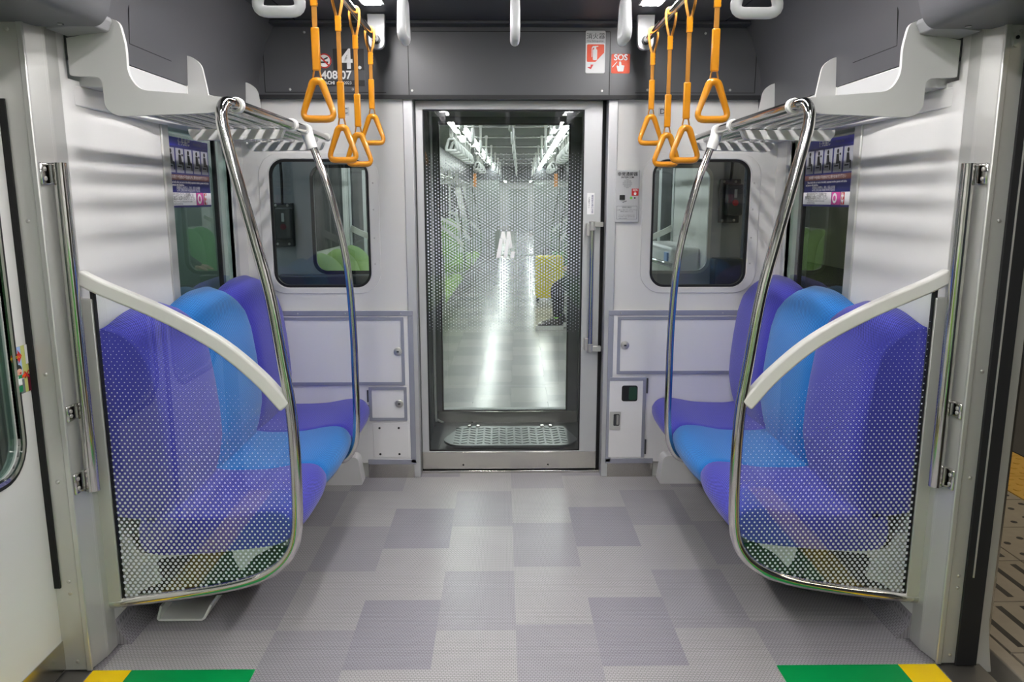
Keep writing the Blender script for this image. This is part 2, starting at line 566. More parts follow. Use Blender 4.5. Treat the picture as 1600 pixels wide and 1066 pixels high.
# side walls
def side_wall(s, side):
    # the bay of the end bench: opening for the window
    win = rrect(3.035, 3.70, 1.0, 1.74, 0.03)
    mb = MB()
    mb.plate([[(2.265, 0), (3.94, 0), (3.94, 1.80), (2.377, 1.80), (2.377, 1.97), (2.265, 1.97)], win], 'YZ', s * XW, s * 0.05)
    mb.box(s * XW, s * (XW + 0.05), Y0, DA - 0.07, 0, 1.80)
    w = mb.build('wall_' + side, 'wall_white', smooth=False)
    struct(w, 'white side wall of the car')
    # overhang above: pale strip, then the dark cove panel
    mb = MB()
    mb.box(s * 1.215, s * 1.40, 2.44, 3.94, 1.785, 1.865)
    mb.box(s * 1.215, s * 1.40, Y0, DA - 0.07, 1.775, 1.865)
    mb.build('rail_strip', 'grey_satin', w, bevel=0.004)
    mb = MB()
    mb.plate([[(s * 1.213, 1.866), (s * 1.40, 1.866), (s * 1.40, ZL + 0.03), (s * 1.10, ZL + 0.03), (s * 1.165, 2.18), (s * 1.205, 2.03)]], 'XZ', 2.377, 1.563)
    mb.plate([[(s * 1.21, 1.965), (s * 1.40, 1.965), (s * 1.40, ZL + 0.03), (s * 1.10, ZL + 0.03), (s * 1.165, 2.18), (s * 1.205, 2.03)]], 'XZ', 2.25, 0.126)
    mb.build('cove_panel', 'upper_grey', w)
    mb = MB()
    mb.plate([[(s * 1.213, 1.866), (s * 1.40, 1.866), (s * 1.40, ZL + 0.03), (s * 1.10, ZL + 0.03), (s * 1.165, 2.18), (s * 1.205, 2.03)]], 'XZ', Y0, DA - 0.07 - Y0)
    mb.build('cove_panel', 'upper_grey', w)
    mb = MB()   # groove of a service hatch in the cove panel
    mb.tube([(s * 1.2105, 2.55, 1.93), (s * 1.2105, 2.86, 1.93)], 0.0016, 6)
    mb.tube([(s * 1.2105, 2.55, 1.93), (s * 1.202, 2.55, 2.05), (s * 1.165, 2.55, 2.18)], 0.0016, 6)
    mb.build('hatch_groove', 'gap_black', w)
    mb = MB()   # coved floor edge under the seats
    mb.plate([[(s * 1.275, 0.0), (s * XW, 0.0), (s * XW, 0.09), (s * 1.312, 0.045)]], 'XZ', 2.336, 1.55)
    mb.build('floor_coving', 'floor_side', w)
    # bulged panel head over the window, dying away towards the door
    mb = MB()
    mb.plate([[(s * 1.225, 3.94), (s * 1.40, 3.94), (s * 1.40, 2.40), (s * 1.3195, 2.40), (s * 1.285, 2.75), (s * 1.235, 3.2)]], 'XY', 1.726, 0.06)
    mb.build('panel_head', 'wall_white', w, bevel=0.004)
    # side window
    wn = struct(MB().box(s * (XW + 0.012), s * (XW + 0.018), 3.03, 3.705, 0.995, 1.745).build('window_%d' % (1 if s < 0 else 2), 'glass_side', smooth=False), 'side window behind the bench')
    mb = MB()
    mb.box(s * (XW - 0.008), s * (XW + 0.02), 2.975, 3.035, 0.95, 1.78)
    mb.build('window_frame', 'post_alu', wn, bevel=0.004)
    MB().box(s * (XW - 0.008), s * (XW + 0.02), 3.70, 3.74, 0.95, 1.78).build('window_frame', 'grey_satin', wn, bevel=0.004)
    MB().box(s * (XW - 0.004), s * (XW + 0.02), 3.035, 3.70, 0.95, 1.0).build('window_sill', 'grey_satin', wn, bevel=0.003)
    MB().box(s * (XW + 0.004), s * (XW + 0.02), 3.53, 3.545, 1.0, 1.74).build('window_seal', 'black', wn)
    # door post
    dp = struct(MB().plate([[(s * 1.335, 2.195), (s * 1.42, 2.195), (s * 1.42, 2.335), (s * 1.318, 2.335), (s * 1.318, 2.275)]], 'XY', 0.0, 1.93).build('trim_%d' % (3 if s < 0 else 4), 'post_alu', smooth=False, bevel=0.003), 'brushed metal door post')
    MB().box(s * 1.328, s * 1.345, 2.189, 2.2, 0.0, 1.93).build('corner_bead', 'post_alu', dp, bevel=0.003)
    mb = MB()
    for z in (0.03, 0.26, 0.30, 0.62, 0.95, 1.39, 1.90):
        mb.bolt((s * 1.372, 2.195, z), 0.006)
    mb.build('screw_row', 'screw', dp)
    # upright strip that holds the glass screen
    MB().box(s * 1.278, s * 1.335, 2.305, 2.33, 0.15, 1.155).build('screen_mount', 'post_alu', dp, bevel=0.002)
    # rubber seal between post and door leaf
    MB().box(s * 1.385, s * 1.43, 2.20, 2.27, 0.0, 1.93).build('rubber_seal', 'rubber', dp)
    MB().box(s * 1.397, s * 1.422, 2.188, 2.2, 0.28, 1.72).build('rubber_strip', 'gap_black', dp)
    # door lintel box
    lb = struct(MB().plate([rpoly([(s * 1.125, 1.945), (s * 1.15, 1.918), (s * 1.46, 1.918), (s * 1.46, 2.30), (s * 1.02, 2.30)], [0.02, 0.02, 0, 0, 0])], 'XZ', DA - 0.06, 2.25 - DA + 0.06).build('trim_%d' % (5 if s < 0 else 6), 'lintel_grey', bevel=0.012, bseg=3), 'dark grey cover box above the doors')
    mb = MB(); mb.disc((s * 1.235, 2.21, 1.917), 0.008, 'Z', 0.004)
    mb.build('cover_lock', 'chrome', lb)
    MB().plate([[(s * 1.165, 1.955), (s * 1.18, 1.925), (s * 1.30, 1.912), (s * 1.30, 1.965), (s * 1.17, 1.965)]], 'XZ', 2.25, 0.11).build('cover_end', 'bracket_grey', lb, bevel=0.004)
    return w
wall_left = side_wall(-1, 'left')
wall_right = side_wall(1, 'right')
# key plate on the right post
kp = MB().plate([rrect(1.353, 1.371, 1.86, 1.90, 0.008)], 'XZ', 2.191, 0.004).build('key_plate', 'post_alu', bpy.data.objects['trim_4'])
MB().disc((1.362, 2.19, 1.885), 0.005, 'Y', 0.004).build('key_hole', 'black', kp)

# ceiling with its light troughs
ce = struct(MB().box(-1.40, 1.40, 1.2, 3.94, ZL, ZL + 0.05).build('ceiling', 'ceiling_dark', smooth=False), 'dark grey ceiling of the car end')
MB().box(-1.40, 1.40, Y0, 1.2, ZL, ZL + 0.05).build('ceiling_panel', 'ceiling_pale', ce, smooth=False)
mb = MB()
for s in (-1, 1):
    mb.box(s * 1.0, s * 1.004, 1.2, 3.88, ZL - 0.002, ZL)
mb.build('ceiling_groove', 'gap_black', ce)
# wall behind the photographer
struct(MB().box(-1.4, 1.4, Y0 - 0.05, Y0, 0, 2.32).build('wall_back', 'wall_white', smooth=False), 'end of the modelled car')

# end wall: two white bays with rounded windows
def end_bay(s, side):
    wx0, wx1 = (0.705, 1.195)
    wz0, wz1 = (1.01, 1.645)
    hole = [(s * a, b) for a, b in rrect(wx0, wx1, wz0, wz1, 0.075, 8)]
    mb = MB().plate([[(s * 0.52, 0), (s * 1.36, 0), (s * 1.36, 1.94), (s * 0.52, 1.94)], hole], 'XZ', YE, 0.05)
    w = struct(mb.build('wall_end_' + side, 'wall_white', smooth=False), 'white end wall beside the connecting door')
    wn = struct(MB().plate([[(s * a, b) for a, b in rrect(wx0 - 0.004, wx1 + 0.004, wz0 - 0.004, wz1 + 0.004, 0.075, 8)]], 'XZ', YE + 0.022, 0.006).build('window_%d' % (3 if s < 0 else 4), 'glass_end', smooth=False), 'rounded end window')
    ring_o = [(s * a, b) for a, b in rrect(wx0 - 0.002, wx1 + 0.002, wz0 - 0.002, wz1 + 0.002, 0.077, 8)]
    ring_i = [(s * a, b) for a, b in rrect(wx0 + 0.012, wx1 - 0.012, wz0 + 0.012, wz1 - 0.012, 0.065, 8)]
    MB().plate([ring_o, ring_i], 'XZ', YE + 0.004, 0.02).build('window_gasket', 'black', wn)
    ro = [(s * a, b) for a, b in rrect(wx0 - 0.05, wx1 + 0.05, wz0 - 0.03, wz1 + 0.03, 0.11, 8)]
    ri = [(s * a, b) for a, b in rrect(wx0 - 0.002, wx1 + 0.002, wz0 - 0.002, wz1 + 0.002, 0.077, 8)]
    MB().plate([ro, ri], 'XZ', YE - 0.004, 0.006).build('window_frame', 'wall_white', wn, bevel=0.002)
    mb = MB()
    for z in (1.13, 1.26, 1.40, 1.53):
        mb.bolt((s * (wx1 + 0.016 if s > 0 else wx0 - 0.022), YE - 0.004, z), 0.004)
    mb.build('screw_row', 'screw', wn)
    # jamb beside the door
    jb = MB()
    jb.box(s * 0.477, s * 0.525, YE - 0.012, YD + 0.03, 0.0, 1.94)
    jb.build('door_jamb', 'door_alu', w, bevel=0.004)
    return w
we_l = end_bay(-1, 'left')
we_r = end_bay(1, 'right')
struct(MB().box(-0.53, 0.53, YD - 0.01, YD + 0.06, -0.01, 0.014).build('trim_7', 'stainless', bevel=0.003), 'steel threshold strip under the connecting door')
MB().box(0.459, 0.478, YD + 0.012, YD + 0.04, 0.0, 1.94).build('door_gap', 'gap_black', we_r)

# header over the end door
hd = struct(MB().box(-1.36, 1.36, YE - 0.03, YE + 0.05, 1.93, ZL + 0.02).build('wall_header', 'upper_grey', smooth=False, bevel=0.004), 'dark grey panelled header above the end wall')
MB().box(-1.36, 1.36, YE - 0.036, YE - 0.028, 1.925, 1.945).build('header_lip', 'rubber', hd)
mb = MB()
for x in (-0.49, 0.475):
    mb.box(x - 0.0015, x + 0.0015, YE - 0.0312, YE - 0.029, 1.945, 2.235)
mb.box(-0.47, 0.475, YE - 0.0312, YE - 0.029, 2.234, 2.237)
for s in (-1, 1):
    mb.box(s * 0.60, s * 1.18, YE - 0.0312, YE - 0.029, 1.955, 1.958)
    mb.box(s * 1.178, s * 1.181, YE - 0.0312, YE - 0.029, 1.955, 2.24)
mb.build('panel_joint', 'gap_black', hd)
mb = MB()
for x, z in ((-0.475, 1.965), (0.44, 1.965), (-1.06, 1.97), (-0.76, 1.97), (1.06, 1.97), (0.66, 1.97), (-0.98, 2.23), (0.70, 2.23), (0.93, 2.23)):
    mb.bolt((x, YE - 0.03, z), 0.006)
mb.build('screw_row', 'screw', hd)
# strip standing in for panel edge shadows on the ceiling end
struct(MB().box(-1.2, 1.2, 3.78, 3.88, 2.255, ZL).build('trim_8', 'ceiling_dark', bevel=0.004), 'dark strip added as the shadow where ceiling meets header')

# connecting door
dr = struct(MB().plate([[(-0.474, 0.02), (0.458, 0.02), (0.458, 1.93), (-0.474, 1.93)], rrect(-0.437, 0.368, 0.12, 1.888, 0.004)], 'XZ', YD, 0.034).build('door_1', 'door_alu', smooth=False, bevel=0.003), 'connecting door with full-height dotted glass')
gp = MB().box(-0.44, 0.371, YD + 0.012, YD + 0.02, 0.117, 1.891).build('glass_pane', 'glass_clear', dr, smooth=False)
mb = MB()
mb.plate([rrect(-0.445, 0.376, 0.113, 1.895, 0.004), rrect(-0.431, 0.362, 0.127, 1.881, 0.004)], 'XZ', YD + 0.004, 0.006)
mb.build('glass_gasket', 'black', dr)
kk = MB().box(-0.474, 0.458, YD - 0.006, YD + 0.002, 0.022, 0.118).build('kick_plate', 'stainless', dr, bevel=0.002)
mb = MB()
for x in (-0.255, 0.2): mb.bolt((x, YD - 0.006, 0.046), 0.005)
mb.build('screw', 'black', kk)
mb = MB().tube([(0.411, YD - 0.04, 0.69), (0.411, YD - 0.04, 1.315)], 0.0115, 14)
hb = mb.build('pull_handle', 'chrome', dr)
for z in (0.69, 1.318):
    mb = MB()
    mb.disc((0.411, YD - 0.04, z), 0.017, 'Z', 0.045)
    mb.box(0.405, 0.466, YD - 0.052, YD - 0.028, z - 0.004 if z > 1 else z - 0.016, z + 0.02 if z > 1 else z + 0.012)
    mb.box(0.383, 0.40, YD - 0.045, YD + 0.002, z - 0.05 if z > 1 else z - 0.012, z + 0.012 if z > 1 else z + 0.05)
    mb.build('handle_bracket', 'screw', hb, bevel=0.002)
st = MB().box(0.387, 0.424, YD - 0.0015, YD + 0.001, 1.375, 1.482).build('sticker', 'white_print', dr)
text('sticker_text', '\n'.join('連結部の通行注意'), 0.0115, (0.414, YD - 0.003, 1.472), 'navy_print', st, top=True)
text('sticker_text', '\n'.join('ご注意下さい'), 0.0095, (0.397, YD - 0.003, 1.462), 'black_print', st, top=True)
# printed dots: rings of little discs on the glass
def dot_field(name, y, inside, radius, parent, dx=0.0165, dz=0.0118, x0=-1.35, x1=1.35, z0=0.1, z1=1.9, seg=6, sh=0.0, mat='dot_print', tilt=0.0):
    v = []; f = []
    rows = int((z1 - z0) / dz)
    for j in range(rows):
        z = z0 + j * dz
        n = int((x1 - x0) / dx)
        for i in range(n + 1):
            x = x0 + (i + 0.5 * (j % 2)) * dx
            zz = z + tilt * x
            if not inside(x, zz): continue
            r = radius(x, zz)
            if r < 0.0008: continue
            b = len(v)
            for k in range(seg):
                a = 2 * PI * k / seg
                v.append((x + r * math.cos(a), y, zz + r * math.sin(a)))
            f.append(tuple(range(b, b + seg)))
    m = MB(); m.add(v, f)
    o = m.build(name, mat, parent, smooth=False, keepdir=True)
    o['kind'] = 'stuff'
    return o
def door_r(x, z):
    t = (z - 0.765) / (1.685 - 0.765)
    return 0.0012 + 0.0035 * max(0.0, math.sin(PI * min(1, max(0, t)))) ** 0.75
LOGO = (-0.078, 0.026, 1.152, 1.295)
dot_field('dot_print', YD + 0.0105, lambda x, z: -0.432 < x < 0.363 and 0.765 < z < 1.685 and not (LOGO[0] < x < LOGO[1] and LOGO[2] < z < LOGO[3]), door_r, gp, dx=0.0277, dz=0.0083)
def logo(y, dx, parent, k=1.0):
    ux, uz = (0.0034, 0.0034)
    def P(a, b): return (dx - 0.075 + (a - 200) / 620 * 0.098 * k, 1.155 + (905 - b) / 715 * 0.134)
    mb = MB()
    for poly in ([(200, 905), (320, 375), (425, 375), (350, 905)], [(440, 905), (540, 375), (645, 375), (565, 905)],
                 [(345, 365), (385, 190), (480, 190), (520, 400), (470, 560), (430, 375)], [(540, 365), (560, 190), (660, 190), (735, 640), (640, 640), (640, 375)],
                 [(660, 905), (690, 735), (820, 735), (785, 905)]):
        mb.plate([[P(*q) for q in poly]], 'XZ', y - 0.0012, 0.001)
    return mb.build('door_emblem', 'white_print', parent)
logo(YD + 0.0105, 0.0, gp)

# ================================================================== LIGHTS
def led(x, y0, y1, label, mat='led', nm='ceiling_light', z=None):
    z = ZL if z is None else z
    t = empty(nm, (x, (y0 + y1) / 2, z))
    MB().box(x - 0.05, x + 0.05, y0 - 0.02, y1 + 0.02, z - 0.008, z).build('lamp_housing', 'lamp_body', t, bevel=0.003)
    MB().box(x - 0.035, x + 0.035, y0, y1, z - 0.014, z - 0.009).build('diffuser', mat, t, smooth=False)
    return tag(t, label, 'ceiling light', 'cabin light strips')
for _s, _n in ((-1, 'left'), (1, 'right')):
    for _k, (_a, _b) in enumerate(((2.0, 3.45), (0.15, 1.5), (-1.9, -0.55))):
        led(_s * 0.588, _a, _b, ('white light panel in the ceiling beside the %s strap rail, next to the header', 'white ceiling light panel over the doors, %s row', 'white ceiling light panel behind the camera, %s row')[_k] % _n)

# ================================================================== BENCHES
def surf(fn, nu, nv, usize, vsize):
    """closed-section grid: v runs round the section, u along the seat"""
    m = MB()
    for i in range(nu + 1):
        for j in range(nv):
            m.v.append(tuple(fn(i / nu, j / nv)))
    for i in range(nu):
        for j in range(nv):
            j2 = (j + 1) % nv
            m.f.append([i * nv + j, i * nv + j2, (i + 1) * nv + j2, (i + 1) * nv + j]); m.mi.append(0)
    m.f.append(list(range(nv - 1, -1, -1))); m.mi.append(0)
    m.f.append([nu * nv + j for j in range(nv)]); m.mi.append(0)
    m.uv = [(i / nu * usize, j / nv * vsize) for i in range(nu + 1) for j in range(nv)]
    return m

def resample(pts, n):
    P = [Vector(p) for p in pts]
    L = [0.0]
    for i in range(len(P)): L.append(L[-1] + (P[(i + 1) % len(P)] - P[i]).length)
    tot = L[-1]; out = []
    k = 0
    for i in range(n):
        d = tot * i / n
        while L[k + 1] < d: k += 1
        t = (d - L[k]) / max(1e-9, L[k + 1] - L[k])
        out.append(P[k].lerp(P[(k + 1) % len(P)], t))
    return out, tot

# section of the cushion in (distance from aisle, z); built for the right side (x positive), mirrored by sgn
cush = smooth_path([(1.235, 0.425, 0), (1.10, 0.42, 0), (0.95, 0.425, 0), (0.82, 0.445, 0), (0.745, 0.44, 0), (0.712, 0.40, 0), (0.722, 0.355, 0), (0.77, 0.315, 0), (0.90, 0.295, 0), (1.15, 0.275, 0), (1.25, 0.30, 0)], 6, True)
CU, CUL = resample([(p.x, p.y, 0) for p in cush], 72)
NSEG = 26
def edge_roll(u, w=0.07):
    """0 in the middle of the seat .. 1 right at its end: rounds the seams"""
    d = min(u, 1 - u)
    if d >= w: return 0.0
    q = 1 - d / w
    return 1 - math.sqrt(max(0, 1 - q * q))

BACK = [(0, 1.15), (0.12, 1.125), (0.25, 1.108), (0.40, 1.111), (0.57, 1.121), (0.75, 1.137), (0.86, 1.158), (0.925, 1.19), (0.965, 1.222), (0.99, 1.255), (1.0, 1.285)]
def interp(tab, t):
    for (a, u), (b, v) in zip(tab, tab[1:]):
        if t <= b: return u + (v - u) * (t - a) / (b - a)
    return tab[-1][1]

def make_seat(name, sgn, y0, y1, cloth):
    ln = y1 - y0; cx = 1.0 * sgn
    t = empty(name, (cx, (y0 + y1) / 2, 0.275))
    def f(u, v):
        uu = 0.5 - 0.5 * math.cos(PI * u) if True else u
        p = CU[int(round(v * 72)) % 72]
        a = abs(2 * uu - 1)
        x, z = p.x, p.y
        nose = max(0.0, min(1.0, (0.95 - x) / 0.22))
        x += nose * 0.026 * a ** 3
        e = edge_roll(uu, 0.045)
        cxm, czm = 1.0, 0.36
        x = cxm + (x - cxm) * (1 - 0.04 * e); z = czm + (z - czm) * (1 - 0.14 * e)
        if z > 0.4: z -= 0.006 * a ** 3
        return (sgn * x, y0 + uu * ln, z)
    surf(f, NSEG, 72, ln, CUL).build('seat_cushion', cloth, t, ang=60)
    # backrest: v from bottom to top on the front, then down the back
    NV = 64
    def g(u, v):
        uu = 0.5 - 0.5 * math.cos(PI * u)
        a = abs(2 * uu - 1)
        ztop = 1.093 - 0.045 * a ** 3.0
        k = int(round(v * NV)) % NV
        half = NV // 2
        e = edge_roll(uu, 0.09)
        if k <= half:
            s = k / half
            z = 0.40 + (ztop - 0.40) * s
            s = s ** 0.85
            z = 0.40 + (ztop - 0.40) * s
            xf = interp(BACK, s)
            xf += 0.014 * a ** 4 + 0.03 * e * (1 - 0.5 * s)
        else:
            s = (NV - k) / half
            z = 0.40 + (ztop - 0.40) * s
            xf = 1.316
        return (sgn * xf, y0 + uu * ln, z)
    surf(g, NSEG, NV, ln, 1.45).build('backrest', cloth, t, ang=60)
    return t

seat_y = [(2.405, 2.875), (2.877, 3.372), (3.374, 3.862)]
for sgn, side in ((-1, 'left'), (1, 'right')):
    wall = 'closed-door side' if sgn < 0 else 'platform side'
    for k, ((a, b), cl, w1) in enumerate(zip(seat_y, ('cloth_blue', 'cloth_cyan', 'cloth_blue'),
            ('violet-blue bench seat right behind the dotted screen on the %s' % wall,
             'light blue middle bench seat between two violet-blue ones, %s' % wall,
             'violet-blue bench seat next to the end wall on the %s' % wall))):
        o = make_seat('passenger_chair', sgn, a, b, cl)
        tag(o, w1, 'seat', 'priority bench on the ' + wall)
    # support under the bench
    t = empty('bench_support', (sgn * 1.15, 3.1, 0.0))
    MB().box(sgn * 0.98, sgn * 1.31, 2.46, 3.80, 0.115, 0.275).build('heater_box', 'dark_box', t, bevel=0.01)
    MB().box(sgn * 0.80, sgn * 1.31, 2.43, 3.84, 0.275, 0.292).build('seat_pan', 'dark_box', t)
    MB().plate([rpoly([(sgn * 0.745, 0.30), (sgn * 1.31, 0.30), (sgn * 1.31, 0.09), (sgn * 0.98, 0.13), (sgn * 0.82, 0.19)], [0.01, 0, 0.01, 0.03, 0.03])], 'XZ', 2.425, 0.012).build('end_panel', 'dark_box', t)
    pl = rpoly([(sgn * x, z) for x, z in ((1.318, 0.345), (1.285, 0.345), (1.262, 0.288), (1.19, 0.286), (0.945, 0.312), (0.815, 0.324), (0.82, 0.304), (0.872, 0.276), (0.922, 0.221), (0.943, 0.26), (0.948, 0.296), (1.18, 0.272), (1.203, 0.258), (1.201, 0.223), (1.188, 0.183), (1.247, 0.162), (1.296, 0.128), (1.318, 0.117))], [0, .01, .02, .01, .0, .004, .004, .01, .01, .01, .005, .01, .01, .02, .02, .02, .02, 0])
    MB().plate([pl], 'XZ', 2.408, 0.012).build('cantilever_bracket', 'grey_satin', t, bevel=0.002)
    tag(t, 'dark box and pale bracket carrying the bench seats on the %s' % wall, 'seat support', 'bench supports')
    # moulded foot cover against the end wall
    o = MB().plate([rpoly([(sgn * 0.765, 0.0), (sgn * 1.31, 0.0), (sgn * 1.31, 0.15), (sgn * 0.785, 0.15)], [0.012, 0, 0, 0.03])], 'XZ', 3.77, 0.085).build('foot_cover', 'wall_low', bevel=0.01, bseg=3)
    tag(o, 'white moulded foot cover on the floor under the bench, %s' % wall, 'foot cover', 'moulded foot covers')
# pale folded tray on the floor under the near seat
mb = MB()
prof = [(-1.235, 0.062), (-1.25, 0.012), (-1.243, 0.004), (-1.095, 0.004), (-1.082, 0.012), (-1.055, 0.062)]
inner = offset_line(prof, 0.008)
mb.plate([prof + inner[::-1]], 'XZ', 2.47, 0.19)
tr = mb.build('folded_tray', 'edge_white', bevel=0.0015)
tag(tr, 'pale folded metal tray on the floor under the bench behind the dotted screen', 'tray')

# ================================================================== SCREENS WITH TUBES
TUBE = [(1.318, 0.158), (1.25, 0.166), (1.05, 0.193), (0.90, 0.222), (0.805, 0.258), (0.738, 0.315), (0.705, 0.40), (0.697, 0.575), (0.701, 0.785), (0.722, 0.97), (0.748, 1.168), (0.785, 1.34), (0.826, 1.52), (0.848, 1.62), (0.857, 1.675)]
TOPZ = 1.730
PIPEX = 0.846
ARM = [(1.318, 1.222), (1.25, 1.186), (1.08, 1.11), (0.92, 1.018), (0.80, 0.914), (0.717, 0.816)]
YS = 2.32
def arm_z(x):
    for (a, za), (b, zb) in zip(ARM, ARM[1:]):
        if b <= x <= a: return za + (zb - za) * (x - a) / (b - a)
    return ARM[-1][1]
def tube_x(z):
    best = 0.705
    P = [p for p in TUBE if p[1] > 0.3]
    for (a, za), (b, zb) in zip(P, P[1:]):
        if za <= z <= zb: return a + (b - a) * (z - za) / (zb - za)
    return best
def tube_zlow(x):
    P = TUBE[:7]
    for (a, za), (b, zb) in zip(P, P[1:]):
        if b <= x <= a: return za + (zb - za) * (x - a) / (b - a)
    return 0.4
for sgn in (-1, 1):
    wall = 'closed-door side' if sgn < 0 else 'platform side'
    t = empty('end_screen', (sgn * 1.0, YS, 0.15))
    path = [(sgn * x, YS, z) for x, z in TUBE] + [(sgn * 0.857, YS + 0.004, 1.705), (sgn * 0.852, YS + 0.022, 1.727), (sgn * PIPEX, YS + 0.055, TOPZ), (sgn * PIPEX, YS + 0.10, TOPZ)]
    MB().tube(smooth_path(path, 6), 0.0175, 18).build('tube_rail', 'chrome', t)
    arc_c = smooth_path([(x, z, 0) for x, z in ARM], 6)
    line = [(sgn * p.x, p.y) for p in arc_c]
    up_, dn_ = offset_line(line, 0.024 * sgn * -1), offset_line(line, 0.020 * sgn)
    am = MB()
    sec = []
    for (ux_, uz_), (dx_, dz_) in zip(up_, dn_):
        sec.append([(ux_, YS - 0.018, uz_), (ux_, YS + 0.018, uz_), (dx_, YS + 0.018, dz_), (dx_, YS - 0.018, dz_)])
    am.v = [p for q in sec for p in q]
    for i in range(len(sec) - 1):
        for k in range(4):
            am.f.append([i * 4 + k, i * 4 + (k + 1) % 4, (i + 1) * 4 + (k + 1) % 4, (i + 1) * 4 + k]); am.mi.append(0)
    am.f += [[0, 1, 2, 3], [len(sec) * 4 - 4 + k for k in (3, 2, 1, 0)]]; am.mi += [0, 0]
    am.build('arm_bar', 'arm_white', t, bevel=0.007, bseg=3)
    glo = [(x, z) for x, z in TUBE[:9]]
    out = [(1.28, tube_zlow(1.28))] + [p for p in [(q.x, q.y) for q in smooth_path([(x, z, 0) for x, z in TUBE], 6)] if p[0] < 1.28 and p[1] < 0.84]
    out += [(p.x, p.y) for p in arc_c[::-1] if p.x < 1.28] + [(1.28, 1.20)]
    gl = MB().plate([[(sgn * a, b) for a, b in out]], 'XZ', YS - 0.003, 0.006).build('glass_pane', 'glass_clear', t, smooth=False)
    MB().box(sgn * 1.274, sgn * 1.284, YS - 0.008, YS + 0.008, 0.17, 1.19).build('glass_channel', 'black', t)
    def ins(x, z, s=sgn):
        x *= s
        if x > 1.272 or x < 0.70: return False
        if z > arm_z(x) - 0.03: return False
        if x < tube_x(z) + 0.018 and z > 0.3: return False
        return z > tube_zlow(x) + 0.018
    def rad(x, z, s=sgn):
        q = 1.085 - z - 0.58 * (1.272 - x * s)
        if q < 0: return 0
        return 0.0009 + 0.0043 * min(1.0, q / 0.75) ** 0.95
    dot_field('dot_print', YS - 0.0036, ins, rad, gl, dx=0.0168, dz=0.0109, seg=8)
    tag(t, 'clear screen with white dots, chrome tube and white arm rail, %s' % wall, 'screen', 'bench end screens')

    # far grab tube at the end wall
    t = empty('grab_tube', (sgn * 0.75, 3.25, 0.30))
    FT = [(1.02, 0.305), (0.85, 0.306), (0.775, 0.312), (0.725, 0.335), (0.693, 0.40), (0.683, 0.50), (0.681, 0.66), (0.683, 0.94), (0.702, 1.215), (0.758, 1.48), (0.80, 1.61), (0.832, 1.70)]
    MB().tube(smooth_path([(sgn * x, 3.25, z) for x, z in FT], 6), 0.0155, 16).build('tube_rail', 'chrome', t)
    mb = MB(); mb.tube([(sgn * 0.820, 3.25, 1.655), (sgn * 0.846, 3.25, TOPZ + 0.004)], [0.021, 0.025], 14)
    mb.tube([(sgn * PIPEX, 3.225, TOPZ), (sgn * PIPEX, 3.275, TOPZ)], 0.0235, 16)
    mb.build('tee_joint', 'edge_white', t)
    tag(t, 'curved chrome grab tube between bench and end wall, %s' % wall, 'grab rail', 'far grab tubes')

    # luggage rack
    t = empty('luggage_rack', (sgn * 1.05, 3.0, 1.66))
    bp = [(1.205, 1.962), (1.15, 1.963), (1.136, 1.89), (1.137, 1.81), (1.108, 1.766), (0.92, 1.752), (0.85, 1.745), (0.832, 1.728), (0.85, 1.712), (0.91, 1.701), (1.18, 1.691), (1.212, 1.715), (1.213, 1.802), (1.305, 1.806), (1.305, 1.91), (1.22, 1.925)]
    rr = [0, 0.03, 0.02, 0.05, 0.06, 0, 0.01, 0.01, 0.01, 0, 0.03, 0.02, 0.02, 0.004, 0, 0]
    MB().plate([rpoly([(sgn * a, b) for a, b in bp], rr)], 'XZ', 2.362, 0.014).build('end_bracket', 'rack_white', t, bevel=0.004)
    for yb in (3.0, 3.66):
        MB().plate([rpoly([(sgn * 1.225, 1.72), (sgn * 1.225, 1.975), (sgn * 1.197, 1.972), (sgn * 1.158, 1.945), (sgn * 1.142, 1.85), (sgn * 1.125, 1.72)], [0, 0.004, 0.03, 0.03, 0.02, 0])], 'XZ', yb, 0.012).build('upright_bracket', 'rack_white', t, bevel=0.002)
        ct = MB().box(sgn * 1.214, sgn * 1.226, yb - 0.006, yb + 0.004, 1.80, 1.97)
        ct.build('bracket_clip', 'edge_white', t)
        MB().plate([rpoly([(sgn * 0.862, 1.708), (sgn * 0.878, 1.674), (sgn * 1.20, 1.668), (sgn * 1.218, 1.69), (sgn * 1.218, 1.709)], [0, 0.01, 0.01, 0.01, 0])], 'XZ', yb - 0.012, 0.03).build('cross_bracket', 'rack_white', t, bevel=0.003)
    for i in range(6):
        x = sgn * (0.905 + 0.053 * i)
        MB().tube([(x, 2.37, 1.722), (x, 3.672, 1.722)], 0.0125, 12).build('rack_bar', 'chrome_far', t)
    MB().tube([(sgn * PIPEX, YS + 0.10, TOPZ), (sgn * PIPEX, 3.23, TOPZ)], 0.0175, 16).build('front_pipe', 'chrome', t)
    MB().tube([(sgn * PIPEX, 3.27, TOPZ), (sgn * PIPEX, 3.65, TOPZ - 0.004)], 0.013, 14).build('front_pipe', 'chrome', t)
    for yc in (2.425, 3.05, 3.64):
        mb = MB(); mb.tube([(sgn * PIPEX, yc - 0.012, TOPZ), (sgn * PIPEX, yc + 0.012, TOPZ)], 0.0235 if yc < 3.5 else 0.018, 18)
        if yc < 2.6: mb.box(sgn * 0.845, sgn * 0.90, yc - 0.05, yc + 0.006, 1.715, 1.735)
        mb.build('pipe_clamp', 'edge_white', t, bevel=0.003)
    tag(t, 'pale luggage rack with chrome bars above the bench, %s' % wall, 'luggage rack', 'luggage racks')

    # vertical grab bar on the door post
    t = empty('door_grab_bar', (sgn * 1.297, 2.25, 0.575))
    MB().tube([(sgn * 1.297, 2.245, 0.575), (sgn * 1.297, 2.245, 1.552)], 0.0195, 18).build('bar', 'chrome', t)
